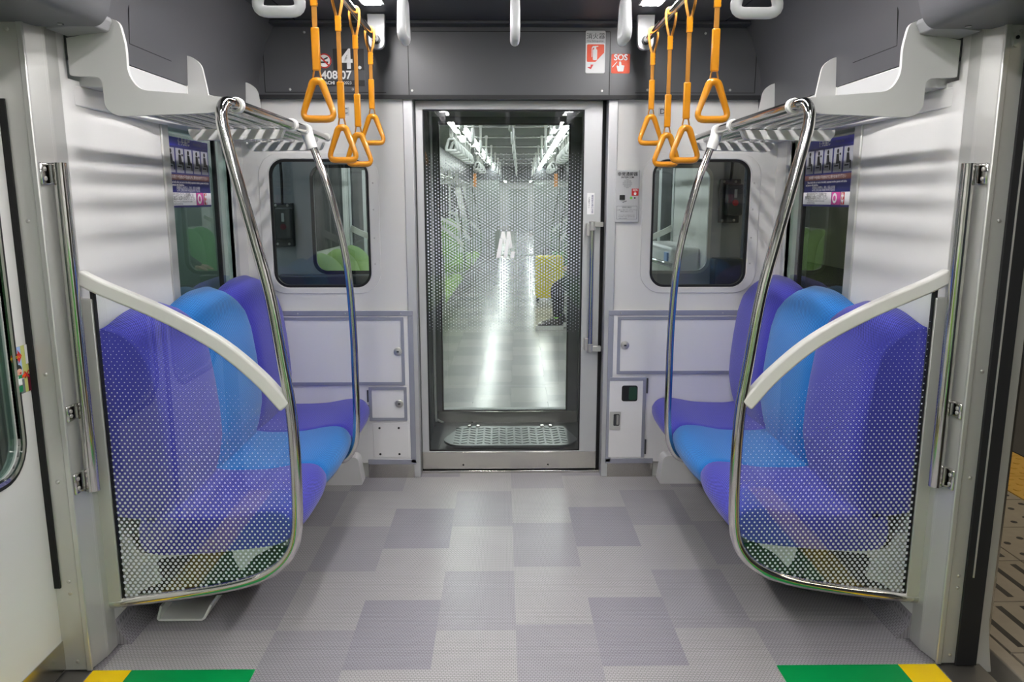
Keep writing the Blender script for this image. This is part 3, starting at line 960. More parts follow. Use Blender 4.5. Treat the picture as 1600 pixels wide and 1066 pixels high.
    for z0, z1 in ((1.49, 1.552), (0.80, 0.85), (0.575, 0.64)):
        br = MB().box(sgn * 1.322, sgn * 1.334, 2.20, 2.262, z0, z1).build('mount_plate', 'chrome', t, bevel=0.005)
        mb = MB()
        zz = z1 - 0.004 if z0 > 1 else (z0 + 0.004 if z0 < 0.7 else z1 - 0.004)
        mb.box(sgn * 1.285, sgn * 1.33, 2.232, 2.258, zz - 0.003, zz + 0.003)
        mb.build('bracket_arm', 'chrome', br)
        mb = MB()
        for z in (z0 + 0.018, z1 - 0.018):
            mb.bolt((sgn * 1.322, 2.215, z), 0.006, 'X', -sgn)
        mb.build('screw', 'screw', br)
    tag(t, 'vertical chrome grab bar on the metal door post, %s' % wall, 'grab rail', 'door post grab bars')

# ================================================================== STRAP RAILS AND STRAPS
RX, RZ = 0.607, 2.155
for sgn in (-1, 1):
    lr = 'left' if sgn < 0 else 'right'
    t = empty('strap_rail', (sgn * RX, 2.6, RZ))
    MB().tube([(sgn * RX, 0.4, RZ), (sgn * RX, 3.65, RZ)], 0.0145, 16).build('rail', 'chrome', t)
    MB().plate([rpoly([(sgn * RX - 0.038, ZL - 0.004), (sgn * RX - 0.034, 2.118), (sgn * RX + 0.034, 2.118), (sgn * RX + 0.038, ZL - 0.004)], [0, 0.034, 0.034, 0], 8)], 'XZ', 3.65, 0.03).build('rail_hanger', 'handle_white', t, bevel=0.006)
    MB().disc((sgn * RX, 3.645, RZ), 0.019, 'Y', 0.02).build('rail_socket', 'box_grey', t)
    MB().plate([rpoly([(sgn * RX - 0.038, ZL - 0.004), (sgn * RX - 0.034, 2.118), (sgn * RX + 0.034, 2.118), (sgn * RX + 0.038, ZL - 0.004)], [0, 0.034, 0.034, 0], 8)], 'XZ', 0.4, 0.03).build('rail_hanger', 'handle_white', t)
    tag(t, 'chrome strap rail on white hangers holding the %s row of yellow straps' % lr, 'strap rail', 'strap rails')
t = empty('cross_rail', (0, 2.5, 2.2))
MB().tube([(-RX, 2.5, 2.2), (RX, 2.5, 2.2)], 0.0145, 14).build('rail', 'chrome', t)
for x in (-RX, RX):
    MB().tube([(x, 2.5, RZ - 0.018), (x, 2.5, 2.22)], 0.019, 14).build('rail_joint', 'handle_white', t)
tag(t, 'chrome cross rail near the ceiling joining both strap rails', 'strap rail')

def tri_handle(w, h, top_w, r, mat, rb=0.022):
    """ring in XZ, apex at z=0, bottom bar at z=-h"""
    pts = rpoly([(-top_w, 0), (top_w, 0), (w / 2, -h), (-w / 2, -h)], [0.02, 0.02, rb, rb], 6)
    mb = MB()
    n = len(pts)
    rad = []
    for (x, z) in pts:
        rad.append(r * (1.18 if z > -0.03 else (1.12 if z < -h + 0.005 else 0.95)))
    mb.tube([(x, 0, z) for x, z in pts], rad, 12, closed=True, flat=0.8)
    return mb

def yellow_strap(drop, sheath):
    """drop: rail centre to bottom of the handle"""
    t = empty('hanging_strap', (0, 0, 0))
    H = 0.125
    zt = -drop + H
    hd = tri_handle(0.106, H - 0.013, 0.012, 0.0125, 'strap_yellow', 0.03)
    hd.v = [(x, y, z + zt - 0.0) for x, y, z in hd.v]
    hd.build('handle', 'strap_yellow', t, origin=Vector((0, 0, 0)), ang=70)
    mb = MB()          # cord loops between handle and sleeve
    for s in (-1, 1):
        mb.tube([(s * 0.011, 0, zt - 0.012), (s * 0.012, 0, zt + 0.012), (s * 0.007, 0, zt + 0.036)], 0.003, 6)
    mb.build('cord_loop', 'strap_band', t, origin=Vector((0, 0, 0)))
    s0 = zt + 0.03
    mb = MB(); mb.box(-0.0125, 0.0125, -0.007, 0.007, s0, s0 + sheath)
    mb.build('sleeve', 'strap_yellow', t, origin=Vector((0, 0, 0)), bevel=0.004)
    mb = MB(); mb.box(-0.0075, 0.0075, -0.0035, 0.0035, s0 + sheath - 0.004, -0.10)
    mb.build('band', 'strap_band', t, origin=Vector((0, 0, 0)), bevel=0.001)
    mb = MB(); mb.box(-0.010, 0.010, -0.006, 0.006, -0.135, -0.085)
    for k in range(4): mb.bolt((0.010, 0, -0.128 + 0.012 * k), 0.003, 'X', 1)
    mb.build('buckle', 'strap_yellow', t, origin=Vector((0, 0, 0)), bevel=0.002)
    lp = smooth_path([(-0.003, 0, -0.095), (-0.016, 0, -0.04), (-0.0185, 0, 0.0), (-0.012, 0, 0.0145), (0, 0, 0.0175), (0.012, 0, 0.0145), (0.0185, 0, 0.0), (0.016, 0, -0.04), (0.003, 0, -0.095)], 4)
    MB().tube(lp, 0.0026, 8, flat=2.0).build('rail_loop', 'strap_band', t, origin=Vector((0, 0, 0)))
    return t
sh = yellow_strap(RZ - 1.680, 0.125)
lo = yellow_strap(RZ - 1.574, 0.125)
used = {}
strap_spec = []
names = ('nearest short', 'second', 'third', 'farthest short')
for sgn in (-1, 1):
    lr = 'left' if sgn < 0 else 'right'
    for k, (y, src) in enumerate(((2.455, sh), (2.805, lo), (3.12, lo), (3.468, sh))):
        loc = (sgn * RX, y, RZ)
        if src.name not in used:
            used[src.name] = 1; o = src
            o.location = loc; W[o.name] = Vector(loc)
        else:
            o = copy_tree(src, None, loc)
        txt = ('yellow strap with its handle hung highest and nearest on the %s rail', 'yellow strap hung low, second along the %s rail from the camera',
               'yellow strap hung low, third along the %s rail from the camera', 'small far yellow strap hung high at the end of the %s rail')[k] % lr
        tag(o, txt, 'hanging strap', 'yellow straps on the %s rail' % lr)

def white_strap(drop):
    t = empty('hanging_strap', (0, 0, 0))
    H = 0.125; zt = -drop + H
    pts = rpoly([(-0.026, 0), (0.026, 0), (0.062, -H + 0.014), (-0.062, -H + 0.014)], [0.02, 0.02, 0.034, 0.034], 6)
    mb = MB(); mb.tube([(x, 0, z + zt) for x, z in pts], 0.0145, 14, closed=True)
    mb.build('handle', 'handle_white', t, origin=Vector((0, 0, 0)), ang=70)
    MB().box(-0.02, 0.02, -0.011, 0.011, zt - 0.006, -0.015).build('band', 'band_white', t, origin=Vector((0, 0, 0)), bevel=0.001)
    MB().tube([(-0.02, 0, 0), (0.02, 0, 0)], 0.021, 14).build('rail_loop', 'band_white', t, origin=Vector((0, 0, 0)))
    return t
ws = white_strap(RZ - 1.91)
for k, sgn in enumerate((-1, 1)):
    o = ws if k == 0 else copy_tree(ws, None, (sgn * 0.615, 2.1, RZ))
    o.location = (sgn * 0.615, 2.1, RZ)
    tag(o, 'white strap handle seen face-on at the top edge, %s' % ('over the bench of the closed-door side' if sgn < 0 else 'over the bench of the platform side'), 'hanging strap', 'white straps')
wc = white_strap(2.2 - 1.922)
for k, x in enumerate((-0.345, -0.003, 0.335)):
    o = wc if k == 0 else copy_tree(wc, None, (x, 2.5, 2.2), PI / 2)
    o.location = (x, 2.5, 2.2); o.rotation_euler = (0, 0, PI / 2)
    tag(o, ('white strap handle seen edge-on beside the left light strip', 'white strap handle seen edge-on above the middle of the door', 'white strap handle seen edge-on beside the extinguisher sign')[k], 'hanging strap', 'white straps')

# ================================================================== EQUIPMENT PANELS IN THE END WALL
def cabinet(sgn):
    lr = 'left' if sgn < 0 else 'right'
    t = empty('wall_cabinet', (sgn * 0.9, YE - 0.02, 0.0))
    yf = YE - 0.022
    MB().box(sgn * 0.50, sgn * 1.318, yf, YE - 0.001, 0.085, 0.893).build('cabinet_body', 'wall_low', t, bevel=0.003)
    MB().box(sgn * 0.51, sgn * 0.75, yf + 0.008, YE, 0.0, 0.085).build('kick_plate', 'stainless', t)
    # aluminium edging
    mb = MB().box(sgn * 0.498, sgn * 1.31, yf - 0.004, yf, 0.868, 0.895); mb.build('top_edging', 'lavender_frame', t, bevel=0.002)
    mb = MB().box(sgn * 0.498, sgn * 0.525, yf - 0.004, yf, 0.085, 0.868); mb.build('side_edging', 'lavender_frame', t, bevel=0.002)
    mb = MB().box(sgn * 0.498, sgn * 0.75, yf - 0.004, yf, 0.078, 0.105); mb.build('bottom_edging', 'lavender_frame', t, bevel=0.002)
    mb = MB()
    for x in (0.56, 0.84, 1.08): mb.bolt((sgn * x, yf - 0.004, 0.88), 0.004)
    mb.build('screw', 'screw', t)
    zb = 0.508 if sgn < 0 else 0.563
    def door(x0, x1, z0, z1, b=0.016):
        d = MB().box(sgn * x0, sgn * x1, yf - 0.006, yf - 0.0005, z0, z1).build('cabinet_door', 'wall_low', t, bevel=0.002)
        a0, a1 = sorted((sgn * x0, sgn * x1))
        MB().plate([rrect(a0, a1, z0, z1, 0.002, 1), rrect(a0 + b, a1 - b, z0 + b, z1 - b, 0.002, 1)], 'XZ', yf - 0.009, 0.006).build('door_frame', 'lavender_frame', d)
        return d
    def lock(d, x, z):
        mb = MB(); mb.tube([(sgn * x, yf - 0.005, z), (sgn * x, yf - 0.013, z), (sgn * x, yf - 0.016, z)], [0.021, 0.021, 0.015], 20)
        k = mb.build('lock', 'screw', d)
        MB().box(sgn * x - 0.006, sgn * x + 0.006, yf - 0.0185, yf - 0.015, z - 0.004, z + 0.004).build('keyhole', 'box_grey', k)
    d = door(0.545, 1.235, zb, 0.862)
    lock(d, 0.578 if sgn < 0 else 0.585, 0.685 if sgn < 0 else 0.715)
    if sgn < 0:
        d = door(0.538, 0.735, 0.318, 0.497)
        lock(d, 0.578, 0.41)
        for z in (0.37, 0.45): MB().box(-0.744, -0.737, yf - 0.008, yf, z - 0.032, z + 0.03).build('hinge', 'box_grey', d)
        p = MB().box(-0.72, -0.535, yf - 0.003, yf, 0.118, 0.30).build('cover_plate', 'wall_low', t, bevel=0.001)
        mb = MB()
        for x in (-0.685, -0.585):
            for z in (0.135, 0.277): mb.bolt((x, yf - 0.003, z), 0.006)
        mb.build('screw', 'black', p)
    else:
        d = MB().box(0.512, 0.70, yf - 0.006, yf - 0.0005, 0.112, 0.545).build('cabinet_door', 'wall_low', t, bevel=0.002)
        MB().box(0.512, 0.70, yf - 0.009, yf - 0.005, 0.528, 0.545).build('door_frame', 'lavender_frame', d)
        MB().box(0.684, 0.70, yf - 0.009, yf - 0.005, 0.112, 0.528).build('door_frame', 'lavender_frame', d)
        MB().plate([rrect(0.575, 0.657, 0.418, 0.502, 0.012)], 'XZ', yf - 0.0085, 0.003).build('inspection_window', 'black', d)
        MB().plate([rrect(0.612, 0.652, 0.425, 0.495, 0.01)], 'XZ', yf - 0.0095, 0.001).build('circuit_board', 'green_board', d)
        g = MB().plate([rrect(0.515, 0.572, 0.265, 0.362, 0.004), rrect(0.535, 0.566, 0.285, 0.35, 0.006)], 'XZ', yf - 0.010, 0.005).build('latch_plate', 'post_alu', d, bevel=0.001)
        MB().box(0.535, 0.566, yf - 0.0075, yf - 0.006, 0.285, 0.35).build('latch_recess', 'box_grey', g)
        MB().box(0.55, 0.562, yf - 0.013, yf - 0.007, 0.292, 0.345).build('latch_lever', 'screw', g, bevel=0.002)
        for z in (0.17, 0.50): MB().box(0.703, 0.711, yf - 0.008, yf, z - 0.04, z + 0.04).build('hinge', 'box_grey', d)
    tag(t, 'white equipment cabinet in the end wall %s' % ('with two keyed doors and a screwed cover plate' if sgn < 0 else 'with a small dark window and recessed latch'), 'cabinet', 'end wall cabinets')
cabinet(-1); cabinet(1)

# ================================================================== SIGNS
YH = YE - 0.031
def sign_base(name, x0, x1, z0, z1, mat, y, label, cat='sign', r=0.008, group=None):
    o = MB().plate([rrect(x0, x1, z0, z1, r)], 'XZ', y - 0.002, 0.002).build(name, mat)
    return tag(o, label, cat, group)
def flat(name, poly, y, mat, parent):
    return MB().plate([poly], 'XZ', y, 0.0006).build(name, mat, parent)
def circle(cx, cz, r, n=24): return [(cx + r * math.cos(2 * PI * k / n), cz + r * math.sin(2 * PI * k / n)) for k in range(n)]
# car number
s = sign_base('car_number_sign', -0.945, -0.70, 1.985, 2.155, 'upper_grey', YH, 'dark car number sign reading 4 and 408-07 behind the yellow straps', r=0.004)
y = YH - 0.003
flat('number_field', rrect(-0.848, -0.70, 2.058, 2.155, 0.003), y, 'black_print', s)
flat('maker_field', rrect(-0.945, -0.70, 1.985, 2.012, 0.003), y, 'black_print', s)
text('number', '4', 0.125, (-0.786, y - 0.001, 2.104), 'white_print', s, bold=0.003)
flat('number_dot', circle(-0.722, 2.07, 0.008), y - 0.0008, 'white_print', s)
text('number', '408·07', 0.052, (-0.835, y - 0.001, 2.034), 'white_print', s, bold=0.0012)
text('maker_name', 'HITACHI', 0.021, (-0.885, y - 0.001, 1.999), 'white_print', s, bold=0.0005)
text('year', '2023', 0.019, (-0.782, y - 0.001, 1.999), 'white_print', s)
c0 = (-0.89, 2.10)
flat('ban_disc', circle(c0[0], c0[1], 0.034), y, 'white_print', s)
MB().plate([circle(c0[0], c0[1], 0.034), circle(c0[0], c0[1], 0.028)], 'XZ', y - 0.001, 0.0008).build('ban_ring', 'red_print', s)
flat('cigarette', [(c0[0] - 0.022, c0[1] - 0.010), (c0[0] + 0.018, c0[1] - 0.010), (c0[0] + 0.018, c0[1] - 0.003), (c0[0] - 0.022, c0[1] - 0.003)], y - 0.001, 'black_print', s)
flat('smoke', [(c0[0] + 0.002, c0[1] + 0.004), (c0[0] + 0.018, c0[1] + 0.012), (c0[0] + 0.016, c0[1] + 0.018), (c0[0] - 0.004, c0[1] + 0.009)], y - 0.001, 'black_print', s)
flat('ban_bar', [(c0[0] - 0.024, c0[1] + 0.019), (c0[0] - 0.019, c0[1] + 0.024), (c0[0] + 0.024, c0[1] - 0.019), (c0[0] + 0.019, c0[1] - 0.024)], y - 0.0016, 'red_print', s)
# fire extinguisher
s = sign_base('extinguisher_sign', 0.357, 0.452, 2.046, 2.24, 'plate_grey', YH, 'tall white and orange fire extinguisher sign on the header')
text('sign_text', '消火器', 0.030, (0.4045, y, 2.213), 'black_print', s)
text('sign_text', 'Fire Extinguisher', 0.0118, (0.4045, y, 2.193), 'black_print', s)
flat('white_field', rrect(0.359, 0.45, 2.048, 2.184, 0.006), y + 0.0006, 'white_print', s)
flat('orange_field', rpoly([(0.364, 2.098), (0.364, 2.178), (0.446, 2.178), (0.446, 2.14), (0.405, 2.098)], [0.006, 0.006, 0.006, 0, 0]), y - 0.0002, 'orange_print', s)
flat('extinguisher_icon', rrect(0.392, 0.413, 2.106, 2.156, 0.005), y - 0.001, 'white_print', s)
flat('extinguisher_icon', [(0.398, 2.156), (0.408, 2.156), (0.408, 2.166), (0.418, 2.168), (0.418, 2.171), (0.392, 2.170), (0.386, 2.162), (0.386, 2.12), (0.389, 2.12), (0.390, 2.158), (0.398, 2.165)], y - 0.001, 'white_print', s)
flat('arrow', [(0.366, 2.074), (0.384, 2.064), (0.396, 2.086), (0.382, 2.086), (0.382, 2.076)], y - 0.001, 'red_print', s)
# SOS
s = sign_base('sos_sign', 0.482, 0.571, 2.046, 2.135, 'orange_print', YH, 'small square orange SOS sign with a pointing hand', r=0.006)
text('sign_text', 'SOS', 0.038, (0.5265, y, 2.118), 'white_print', s, bold=0.001)
flat('slash', [(0.521, 2.108), (0.524, 2.108), (0.533, 2.130), (0.530, 2.130)], y - 0.001, 'orange_print', s)
flat('ray', [(0.486, 2.075), (0.488, 2.073), (0.510, 2.098), (0.508, 2.10)], y, 'white_print', s)
flat('hand_icon', rpoly([(0.513, 2.055), (0.540, 2.055), (0.545, 2.082), (0.531, 2.083), (0.529, 2.098), (0.523, 2.102), (0.519, 2.098), (0.519, 2.078), (0.509, 2.083), (0.507, 2.078)], 0.003), y, 'white_print', s)
# letters C and D
for x, ch in ((-0.805, 'C'), (0.742, 'D')):
    s = sign_base('letter_plate', x - 0.019, x + 0.019, 1.852, 1.892, 'plate_grey', YE, 'small grey plate with the letter %s high on the end wall' % ch, r=0.003)
    text('letter', ch, 0.036, (x, YE - 0.003, 1.872), 'black_print', s)
# intercom
t = empty('intercom', (0.575, YE - 0.012, 1.34))
MB().box(0.517, 0.638, YE - 0.014, YE - 0.0005, 1.338, 1.592).build('case', 'plate_grey', t, bevel=0.003)
yi = YE - 0.0150
text('caption', '非常通報器', 0.020, (0.578, yi, 1.572), 'black_print', t, bold=0.0003)
text('caption', 'INTERCOM', 0.0125, (0.578, yi, 1.557), 'black_print', t, bold=0.0003)
mb = MB()
for i in range(-4, 5):
    for j in range(-4, 5):
        if i * i + j * j < 19: mb.box(0.578 + i * 0.0052 - 0.0014, 0.578 + i * 0.0052 + 0.0014, yi, yi + 0.0008, 1.527 + j * 0.0052 - 0.0014, 1.527 + j * 0.0052 + 0.0014)
o = mb.build('speaker_grille', 'grey_print', t, smooth=False); o['kind'] = 'stuff'
sq = flat('sos_label', rrect(0.6, 0.634, 1.468, 1.503, 0.003), yi, 'red_print', t)
text('sos_text', 'SOS', 0.014, (0.617, yi - 0.001, 1.495), 'white_print', sq, bold=0.0003)
flat('hand_icon', rpoly([(0.612, 1.471), (0.622, 1.471), (0.624, 1.482), (0.619, 1.483), (0.617, 1.489), (0.615, 1.489), (0.614, 1.481), (0.610, 1.483)], 0.001), yi - 0.0008, 'white_print', sq)
MB().box(0.54, 0.567, yi - 0.003, yi + 0.001, 1.448, 1.471).build('call_button', 'black_print', t, bevel=0.002)
MB().disc((0.598, yi, 1.457), 0.006, 'Y', 0.004).build('indicator_lamp', 'lime_led', t)
MB().disc((0.616, yi, 1.457), 0.004, 'Y', 0.004).build('indicator_lamp', 'black_print', t)
MB().plate([[(0.555, 1.437), (0.575, 1.445), (0.577, 1.441), (0.557, 1.433)]], 'XZ', yi - 0.001, 0.001).build('pointer_mark', 'grey_print', t)
MB().plate([rrect(0.527, 0.629, 1.352, 1.418, 0.001, 1), rrect(0.5285, 0.6275, 1.3535, 1.4165, 0.001, 1)], 'XZ', yi, 0.0006).build('notice_border', 'grey_print', t)
text('notice_text', '非常の場合', 0.0095, (0.578, yi, 1.410), 'black_print', t)
text('notice_text', 'この表示より強くボタンを押して下さい', 0.0058, (0.578, yi, 1.398), 'black_print', t)
text('notice_text', '乗務員に通話ができます', 0.0058, (0.578, yi, 1.390), 'black_print', t)
text('notice_text', 'In the case of emergency, press', 0.0062, (0.578, yi, 1.373), 'black_print', t)
text('notice_text', 'the button. Train crew will reply', 0.0062, (0.578, yi, 1.365), 'black_print', t)
text('notice_text', 'when you speak.', 0.0062, (0.56, yi, 1.357), 'black_print', t)
tag(t, 'grey emergency intercom panel beside the connecting door', 'intercom')

# priority seat posters on the side windows
def poster(sgn):
    xp = sgn * (XW + 0.006)
    ya, yb, za, zb = (3.015, 3.455, 1.418, 1.69) if sgn < 0 else (3.045, 3.535, 1.42, 1.70)
    L = yb - ya
    t = MB().box(xp - 0.0008, xp + 0.0008, ya, yb, za, zb).build('seat_poster', 'navy_print', smooth=False)
    d = 0.0018
    def F(a): return ya + L * (a if sgn < 0 else 1 - a)
    def blk(nm, a0, a1, z0, z1, mat, par=t, k=1):
        q = MB().box(xp - sgn * d * k, xp - sgn * (d * k - 0.0004), F(a0), F(a1), za + (zb - za) * z0, za + (zb - za) * z1).build(nm, mat, par, smooth=False)
        return q
    face = 1 if sgn < 0 else -1
    def tx(nm, s_, size, a, z, mat, bold=0.0, k=2, sx=1.0):
        text(nm, s_, size, (xp - sgn * d * k * 0.9, F(a), za + (zb - za) * z), mat, t, 'YZ', face, bold, sx)
    blk('top_band', 0, 1, 0.88, 1.0, 'poster_blue')
    tx('title', '優先座席', 0.030, 0.42, 0.94, 'white_print', 0.0005)
    tx('title', 'Priority Seat', 0.016, 0.72, 0.94, 'grey_print')
    for i in range(5):
        a = 0.03 + i * 0.195
        p = blk('pictogram_card', a, a + 0.165, 0.50, 0.85, 'card_grey')
        y0 = F(a + 0.08)
        mb = MB()
        zz = lambda f: za + (zb - za) * f
        mb.disc((xp - sgn * 0.0028, y0, zz(0.80)), 0.009, 'X', 0.0006, 12)
        sd = face
        mb.plate([[(y0 - sd * 0.012, zz(0.76)), (y0 + sd * 0.008, zz(0.76)), (y0 + sd * 0.016, zz(0.66)), (y0 + sd * 0.03, zz(0.65)), (y0 + sd * 0.03, zz(0.54)), (y0 + sd * 0.022, zz(0.54)), (y0 + sd * 0.02, zz(0.62)), (y0 - sd * 0.012, zz(0.62))]], 'YZ', xp - sgn * 0.0032, 0.0006)
        mb.plate([[(y0 - sd * 0.026, zz(0.60)), (y0 + sd * 0.01, zz(0.60)), (y0 + sd * 0.01, zz(0.58)), (y0 - sd * 0.026, zz(0.58))]], 'YZ', xp - sgn * 0.0032, 0.0006)
        if i in (1, 3): mb.box(xp - sgn * 0.0028, xp - sgn * 0.0034, y0 + sd * 0.018, y0 + sd * 0.03, zz(0.74), zz(0.77))
        mb.build('pictogram', 'black_print', p)
    blk('brown_band', 0.02, 0.98, 0.395, 0.475, 'brown_print')
    tx('notice_text', 'お年寄りや身体の不自由な方に席をおゆずり下さい', 0.0165, 0.5, 0.435, 'white_print')
    tx('notice_text', 'Please kindly offer your seat to the elderly, expectant mothers, parents with babies', 0.0118, 0.5, 0.365, 'white_print', 0.0004)
    tx('notice_text', 'and persons with disabilities.', 0.0118, 0.2, 0.325, 'white_print', 0.0004)
    tx('notice_text', '请将座位让给老年人、孕妇、带婴儿的乘客', 0.0125, 0.45, 0.285, 'white_print')
    tx('notice_text', '노약자, 장애인에게 자리를 양보하여 주십시오', 0.0125, 0.45, 0.245, 'white_print')
    blk('white_field', 0.0, 0.62, 0.03, 0.215, 'white_print')
    tx('notice_text', '優先座席付近では混雑時には', 0.0165, 0.31, 0.178, 'black_print', k=2)
    tx('notice_text', '携帯電話の電源をお切りください', 0.0165, 0.31, 0.128, 'black_print', k=2)
    tx('notice_text', 'Please switch off your mobile phone when crowded', 0.0085, 0.31, 0.085, 'black_print', k=2)
    tx('notice_text', 'around the priority seats.', 0.0085, 0.2, 0.055, 'black_print', k=2)
    p = blk('pink_field', 0.63, 0.80, 0.03, 0.215, 'pink_print')
    mb = MB(); mb.plate([circle(F(0.695), za + (zb - za) * 0.125, 0.021)], 'YZ', xp - sgn * 0.0030, 0.0005)
    q = mb.build('badge', 'white_print', p)
    MB().plate([circle(F(0.695), za + (zb - za) * 0.125, 0.011)], 'YZ', xp - sgn * 0.0036, 0.0005).build('badge_heart', 'pink_print', q)
    blk('white_field', 0.81, 1.0, 0.03, 0.215, 'white_print')
    p = blk('red_field', 0.82, 0.88, 0.035, 0.21, 'red_print', k=1.4)
    mb = MB(); yc = F(0.85); zc = za + (zb - za) * 0.16
    mb.plate([[(yc - 0.004, zc - 0.012), (yc + 0.004, zc - 0.012), (yc + 0.004, zc - 0.004), (yc + 0.010, zc - 0.004), (yc + 0.010, zc + 0.004), (yc + 0.004, zc + 0.004), (yc + 0.004, zc + 0.012), (yc - 0.004, zc + 0.012), (yc - 0.004, zc + 0.004), (yc - 0.010, zc + 0.004), (yc - 0.010, zc - 0.004), (yc - 0.004, zc - 0.004)]], 'YZ', xp - sgn * 0.0036, 0.0005)
    zc = za + (zb - za) * 0.08
    mb.plate([[(yc, zc - 0.012), (yc + 0.010, zc + 0.002), (yc + 0.007, zc + 0.009), (yc, zc + 0.005), (yc - 0.007, zc + 0.009), (yc - 0.010, zc + 0.002)]], 'YZ', xp - sgn * 0.0036, 0.0005)
    mb.build('cross_and_heart', 'white_print', p)
    tag(t, 'navy priority seat poster with five pictograms on the side window, %s' % ('closed-door side' if sgn < 0 else 'platform side'), 'poster', 'priority seat posters')
poster(-1); poster(1)

# ================================================================== SIDE DOORS
# closed pair of leaves at the left
XL = -1.415
def door_leaf(y0, y1, n):
    win = rrect(y0 + 0.09, y1 - 0.085, 0.69, 1.75, 0.09, 8)
    d = struct(MB().plate([[(y0, 0.0), (y1, 0.0), (y1, 1.93), (y0, 1.93)], win], 'YZ', XL, -0.035).build('door_%d' % n, 'wall_white', smooth=False), 'closed white side door leaf')
    MB().plate([rrect(y0 + 0.085, y1 - 0.08, 0.685, 1.755, 0.095, 8)], 'YZ', XL - 0.012, -0.006).build('glass_pane', 'glass_window', d, smooth=False)
    MB().plate([rrect(y0 + 0.066, y1 - 0.061, 0.666, 1.774, 0.114, 8), rrect(y0 + 0.078, y1 - 0.073, 0.678, 1.762, 0.102, 8)], 'YZ', XL + 0.003, -0.01).build('window_gasket', 'black', d)
    MB().plate([rrect(y0 + 0.078, y1 - 0.073, 0.678, 1.762, 0.102, 8), rrect(y0 + 0.09, y1 - 0.085, 0.69, 1.75, 0.09, 8)], 'YZ', XL + 0.006, -0.014).build('window_frame', 'chrome', d)
    MB().box(XL + 0.001, XL + 0.004, y0, y1, 0.005, 0.10).build('kick_plate', 'stainless', d)
    return d
dl = door_leaf(1.565, 2.2, 2)
door_leaf(DA, 1.56, 3)
MB().box(XL - 0.03, XL + 0.012, 1.552, 1.574, 0.0, 1.93).build('edge_rubber', 'rubber', dl)
# safety sticker on the leaf
yw = XL + 0.0012
s = MB().box(XL, yw, 2.128, 2.188, 0.905, 1.04).build('door_sticker', 'olive_print', smooth=False)
s.scale = (1, 1.3, 1)
tag(s, 'small cartoon safety sticker of a child at a door, on the white door leaf', 'sticker')
def yz(nm, poly, mat, k=1): return MB().plate([poly], 'YZ', yw + 0.0004 * k, 0.0003).build(nm, mat, s)
yz('sky_field', [(2.128, 0.905), (2.158, 0.905), (2.158, 1.04), (2.128, 1.04)], 'skyblue_print')
yz('floor_field', [(2.128, 0.905), (2.160, 0.905), (2.160, 0.945), (2.128, 0.945)], 'grey_print', 2)
yz('door_field', [(2.172, 0.905), (2.188, 0.905), (2.188, 0.955), (2.172, 0.955)], 'maroon_print', 2)
yz('door_field', [(2.172, 0.985), (2.188, 0.985), (2.188, 1.04), (2.172, 1.04)], 'white_print', 2)
yz('arrow', [(2.124, 1.002), (2.147, 1.002), (2.147, 0.992), (2.160, 1.013), (2.147, 1.032), (2.147, 1.022), (2.124, 1.022)], 'red_print', 3)
text('arrow_text', 'あぶない', 0.0095, (yw + 0.0020, 2.137, 1.012), 'yellow_line', s, 'YZ', 1)
yz('child_hair', circle(2.142, 0.977, 0.013, 16), 'black_print', 3)
yz('child_face', circle(2.145, 0.968, 0.010, 16), 'skin_print', 4)
yz('child_mouth', circle(2.148, 0.965, 0.003, 10), 'red_print', 5)
yz('child_shirt', [(2.133, 0.928), (2.151, 0.928), (2.150, 0.958), (2.135, 0.958)], 'white_print', 4)
yz('child_scarf', [(2.139, 0.950), (2.152, 0.950), (2.153, 0.960), (2.141, 0.960)], 'green_print', 5)
yz('child_shorts', [(2.134, 0.911), (2.151, 0.911), (2.151, 0.930), (2.133, 0.930)], 'green_print', 4)
yz('child_hand', [(2.151, 0.955), (2.166, 0.962), (2.165, 0.953), (2.151, 0.948)], 'orange_print', 4)
yz('cross_mark', [(2.160, 0.965), (2.163, 0.967), (2.169, 0.959), (2.175, 0.967), (2.178, 0.965), (2.171, 0.956), (2.177, 0.947), (2.174, 0.945), (2.169, 0.953), (2.163, 0.945), (2.160, 0.947), (2.166, 0.956)], 'red_print', 6)

# open door at the right: leaf slid into the pocket, only its edge shows
d = struct(MB().box(1.47, 1.50, 2.27, 2.95, 0.0, 1.93).build('door_4', 'door_alu', smooth=False), 'open side door leaf in its pocket')
mb = MB()
prof = [(2.225, 1.95), (2.225, 0.13), (2.215, 0.06), (2.19, -0.03)]
lp = offset_line(prof, 0.012)
mb.plate([[(y, z) for y, z in prof] + [(y + 0.02, z) for y, z in prof[::-1]]], 'YZ', 1.452, 0.055)
mb.build('leaf_edge', 'post_alu', d, bevel=0.003)
MB().box(1.425, 1.46, 2.225, 2.29, 0.0, 1.95).build('rubber_seal', 'rubber', d)
MB().box(1.388, 1.452, 2.184, 2.194, 0.0, 1.93).build('front_seal', 'rubber', d)
MB().box(1.408, 1.412, 2.181, 2.186, 0.3, 1.72).build('seal_line', 'post_alu', d)
# outer skin of the car beside the opening
struct(MB().plate([[(2.25, -0.1), (3.96, -0.1), (3.96, 2.35), (2.25, 2.35)], rrect(2.9, 3.955, 0.95, 1.8, 0.01)], 'YZ', 1.505, 0.025).build('wall_outer_right', 'stainless', smooth=False), 'outer skin of the car')

